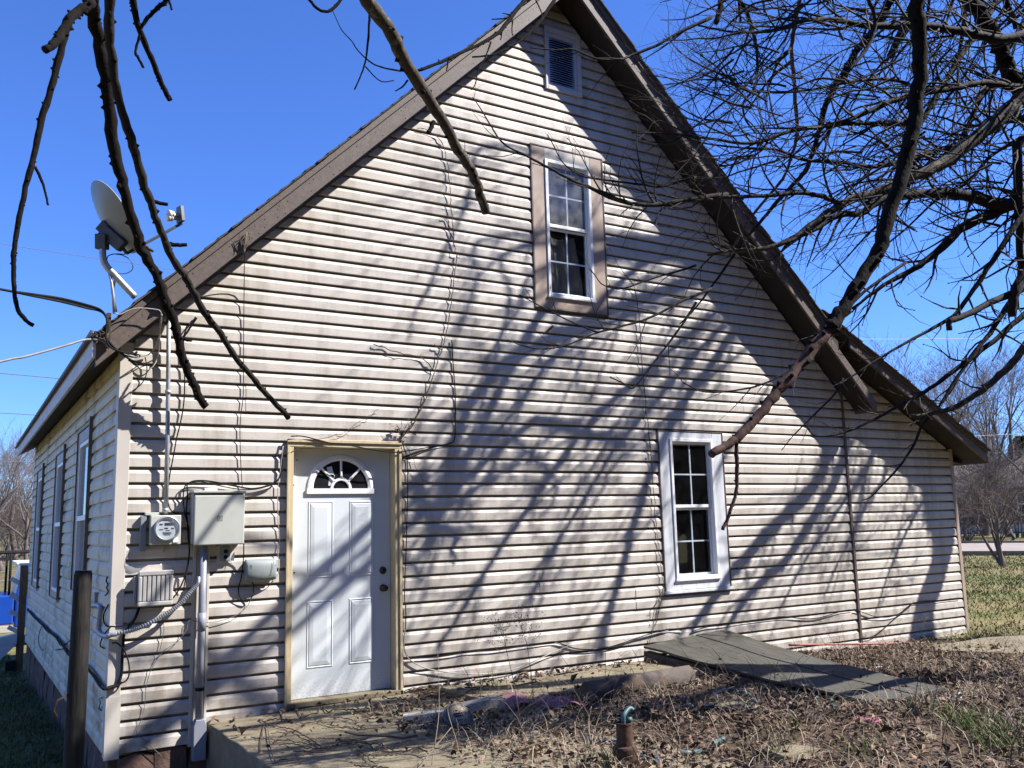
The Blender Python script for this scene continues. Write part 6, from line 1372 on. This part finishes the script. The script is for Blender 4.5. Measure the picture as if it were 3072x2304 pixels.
stem('straight pale stem crossing the foot of the siding near the door', 8, [(625, 920), (632, 1100), (632, 1300), (610, 1480), (585, 1640)], .0028, 0, None, 3)
stem('pale stem leaning in front of the round lid', 8, [(700, 1230), (690, 1290), (720, 1400), (750, 1500), (765, 1620)], .0028, 0, None, 4)
stem('thin dark stem leaning toward the tall window', 8, [(1585, 700), (1640, 800), (1720, 910), (1790, 1000)], .0025, 0, VINE, 5)
stem('bent pale stem at the right of the pink cloth', 8, [(1620, 1260), (1600, 1400), (1640, 1520), (1680, 1620)], .003, 0, None, 6)
stem('crooked pale stem arching above the plank', 8, [(980, 1160), (905, 1240), (930, 1300), (960, 1330)], .003, 0, None, 7)
stem('upright thin stem in front of the board end', 9, [(1545, 1030), (1540, 1150), (1548, 1240), (1548, 1330)], .0028, 0, VINE, 8)
stem('arching stem beside the front corner of the board', 9, [(1080, 1150), (1180, 1155), (1260, 1210), (1300, 1300), (1310, 1350)], .003, 0, None, 9)
stem('dark stem leaning right of the front corner of the board', 9, [(1560, 1140), (1610, 1200), (1660, 1280), (1680, 1330)], .003, 0, VINE, 10)
stem('broken pale stem standing by the right lawn edge', 9, [(2090, 735), (2088, 800), (2092, 850)], .008, 0, None, 11)
stem('thin stem arching over the front of the porch slab', 8, [(490, 1640), (560, 1560), (640, 1480), (710, 1400), (600, 1600)][:4]+[(500, 1650)], .0028, 0, None, 12)
stem('tall pale stem right of the standpipe', 8, [(2080, 1080), (2120, 1180), (2160, 1300), (2190, 1450), (2195, 1560)], .003, 0, None, 13)
stem('tall thin stem between the lean-to corner and the paving slab', 9, [(1830, 720), (1835, 860), (1845, 980), (1843, 1060)], .0025, 0, VINE, 14)

# ------------------------------------------------------------------ left background: stair rail and pickup
DK = thing('stair_rail', 'wooden stair post with white balusters at the far corner of the house', 'railing', (.02, 9.75, -.5))
BROWNW = mat('brown deck wood', (.15, .085, .045), (.22, .13, .075), scale=6, stretch=(4, 4, 1), rough=.8)
MB().box(-.055, .055, 9.66, 9.77, -.75, 1.16).build('post', BROWNW, DK, .004); MB().box(-.075, .075, 9.64, 9.79, 1.162, 1.20).build('post_cap', WHITE, DK, .006)
for k in range(4): MB().box(-.22, -.056, 9.70, 9.73, .86-.26*k-.02, .93-.26*k-.02, Matrix.Translation((-.06, 9.7, .86-.26*k)) @ Matrix.Rotation(.55, 4, 'Y') @ Matrix.Translation((.06, -9.7, -(.86-.26*k)))).build('baluster', GREYW, DK, .003)
MB().prism([(-.30, -.35), (-.056, -.10), (-.056, .06), (-.30, .02)], 9.6, 9.85).build('stair_stringer', FASC, DK, .004)
MB().box(-.2, -.056, 9.6, 9.85, -.85, -.36).build('stair_riser', TAR, DK)
TK = thing('pickup_truck', 'blue pickup truck with a black ladder rack parked beyond the house', 'pickup', (-.4, 15.3, -.75))
BLUE = mat('blue car paint', (.012, .06, .34), (.014, .07, .38), scale=2, rough=.25, spec=.6); CHR = mat('silver bumper paint', (.45, .42, .36), (.5, .47, .4), scale=3, rough=.4); TYRE = mat('tyre rubber', (.015, .015, .015), (.025, .025, .025), scale=20, rough=.9)
gz_t = float(gz(-.4, 15.3))
zt = lambda h: gz_t+h
mb = MB(); mb.prism([(-2.6, zt(.52)), (.12, zt(.52)), (.12, zt(1.12)), (-2.6, zt(1.12))], 14.4, 16.2); mb.build('bed', BLUE, TK, .03)
mb = MB(); mb.box(-2.6, .12, 14.385, 14.3995, zt(.36), zt(.5)); mb.build('rocker_trim', CHR, TK, .01)
mb = MB(); mb.prism([(.14, zt(.45)), (3.2, zt(.45)), (3.2, zt(1.05)), (2.0, zt(1.12)), (1.45, zt(1.72)), (.25, zt(1.74)), (.14, zt(1.15))], 14.4, 16.2); mb.build('cab', BLUE, TK, .04)
mb = MB(); mb.prism([(.30, zt(1.15)), (1.75, zt(1.15)), (1.38, zt(1.62)), (.34, zt(1.63))], 14.385, 14.398); mb.build('side_window', GD, TK)
mb = MB(); mb.prism([(.12, zt(1.74)), (.12, zt(1.80)), (1.4, zt(1.78)), (1.4, zt(1.745))], 14.42, 16.18); mb.build('cab_roof', WHITE, TK, .02)
for x in (-1.7, 2.3):
    for y in (14.42, 16.18):
        wv = MB().lathe([(.20, -.1), (.36, -.1), (.38, -.06), (.38, .06), (.36, .1), (.20, .1)], zframe((x, y, zt(.38)), (0, -1, 0)), 22).build('wheel', TYRE, TK); MB().lathe([(.20, -.05), (.18, .06), (.05, .07), (0, .07)], zframe((x, y, zt(.38)), (0, -1, 0)), 18).build('rim', CHR, wv)
for x in (-2.5, -1.2, .02):
    for y in (14.45, 16.15): MB().tube([(x, y, zt(1.12)), (x, y, zt(2.0))], .025, 8).build('rack_post', BLACK, TK)
for y in (14.45, 16.15): MB().tube([(-2.6, y, zt(2.0)), (1.5, y, zt(2.0))], .028, 8).build('rack_rail', BLACK, TK); MB().tube([(-2.6, y, zt(1.86)), (.1, y, zt(1.86))], .018, 8).build('rack_rail', BLACK, TK)
for x in (-2.4, -1.2, -.15, 1.2): MB().tube([(x, 14.45, zt(2.0)), (x, 16.15, zt(2.0))], .02, 8).build('rack_bar', BLACK, TK)
# fence line in the field
FN = thing('field_fence', 'low dark wire fence crossing the field on the left', 'fence', (-4, 34, float(gz(-4, 34))))
for k in range(12):
    x = -14+k*1.9; z0 = float(gz(x, 34)); MB().tube([(x, 34, z0-.2), (x, 34, z0+1.2)], .04, 6).build('post', FARB, FN)
for h in (.4, .75, 1.1): MB().tube([(-14, 34, float(gz(-14, 34))+h), (-3, 34, float(gz(-3, 34))+h), (6.9, 34, float(gz(6.9, 34))+h)], .012, 5).build('wire', WIREG, FN)

# ------------------------------------------------------------------ brick house across the street
hx, hy = along(2165, 62); hz = float(gz(hx, hy)); hd = Vector((CAM.x-hx, CAM.y-hy, 0)).normalized(); hs = Vector((-hd.y, hd.x, 0))   # hs points to picture right
NH = thing('brick_house', 'low dark brick house with white windows across the street', 'house', (hx, hy, hz))
hf = frame(Vector((hx, hy, hz)), hs, -hd, Vector((0, 0, 1)))
BRICK = mat('dark brown brick', (.075, .05, .042), (.12, .08, .065), scale=3, stretch=(1, 1, 4), rough=.9)
ROOF = mat('grey brown roof shingle', (.09, .075, .065), (.14, .12, .10), scale=4, rough=.9)
W_ = [(-2.35, -1.35), (1.0, 2.0), (2.35, 3.25), (6.5, 8)]
mb = MB(); mb.box(-9, 10, .0, 8, -.5, .45, hf); mb.build('foundation', GREYW, NH)
mb = MB(); mb.box(-9, 10, .05, 8, .455, 2.75, hf); mb.build('wall', BRICK, NH)
mb = MB(); mb.prism([(-.6, 2.70), (8.6, 2.70), (4, 4.7)], -9.5, 10.5, hf, axis=0); mb.build('roof', ROOF, NH)
mb = MB(); mb.box(-9.5, 10.5, -.62, -.58, 2.6, 2.82, hf); mb.build('fascia', GREYW, NH)
for a, b in W_:
    w = MB()
    for q in ((a, a+.1, .95, 2.35), (b-.1, b, .95, 2.35), (a+.1, b-.1, .95, 1.05), (a+.1, b-.1, 2.25, 2.35), (a+.1, b-.1, 1.6, 1.68)): w.box(q[0], q[1], -.01, .06, q[2], q[3], hf)
    wo = w.build('window', WHITE, NH); p_ = MB(); p_.add([hf @ Vector(v) for v in ((a+.1, .03, 1.05), (b-.1, .03, 1.05), (b-.1, .03, 2.25), (a+.1, .03, 2.25))], [(0, 1, 2, 3)]); p_.build('pane', GD, wo)
# evergreens behind the right side thicket
for xd, dist, k, lab in ((2150, 78, .62, 'dark evergreen showing above the thicket on the right'), (2232, 84, .75, 'dark evergreen at the right edge behind the street trees')):
    x, y = along(xd, dist); t_ = thing('cedar_tree', lab, 'tree', (x, y, float(gz(x, y)))); t_.scale = (k*1.5, k*1.5, k)
    for nm, me in (('trunk', ctm), ('crown', cm[0])):
        o = bpy.data.objects.new(nm, me); COL.objects.link(o); o.parent = t_
        if nm == 'crown': o['kind'] = 'stuff'
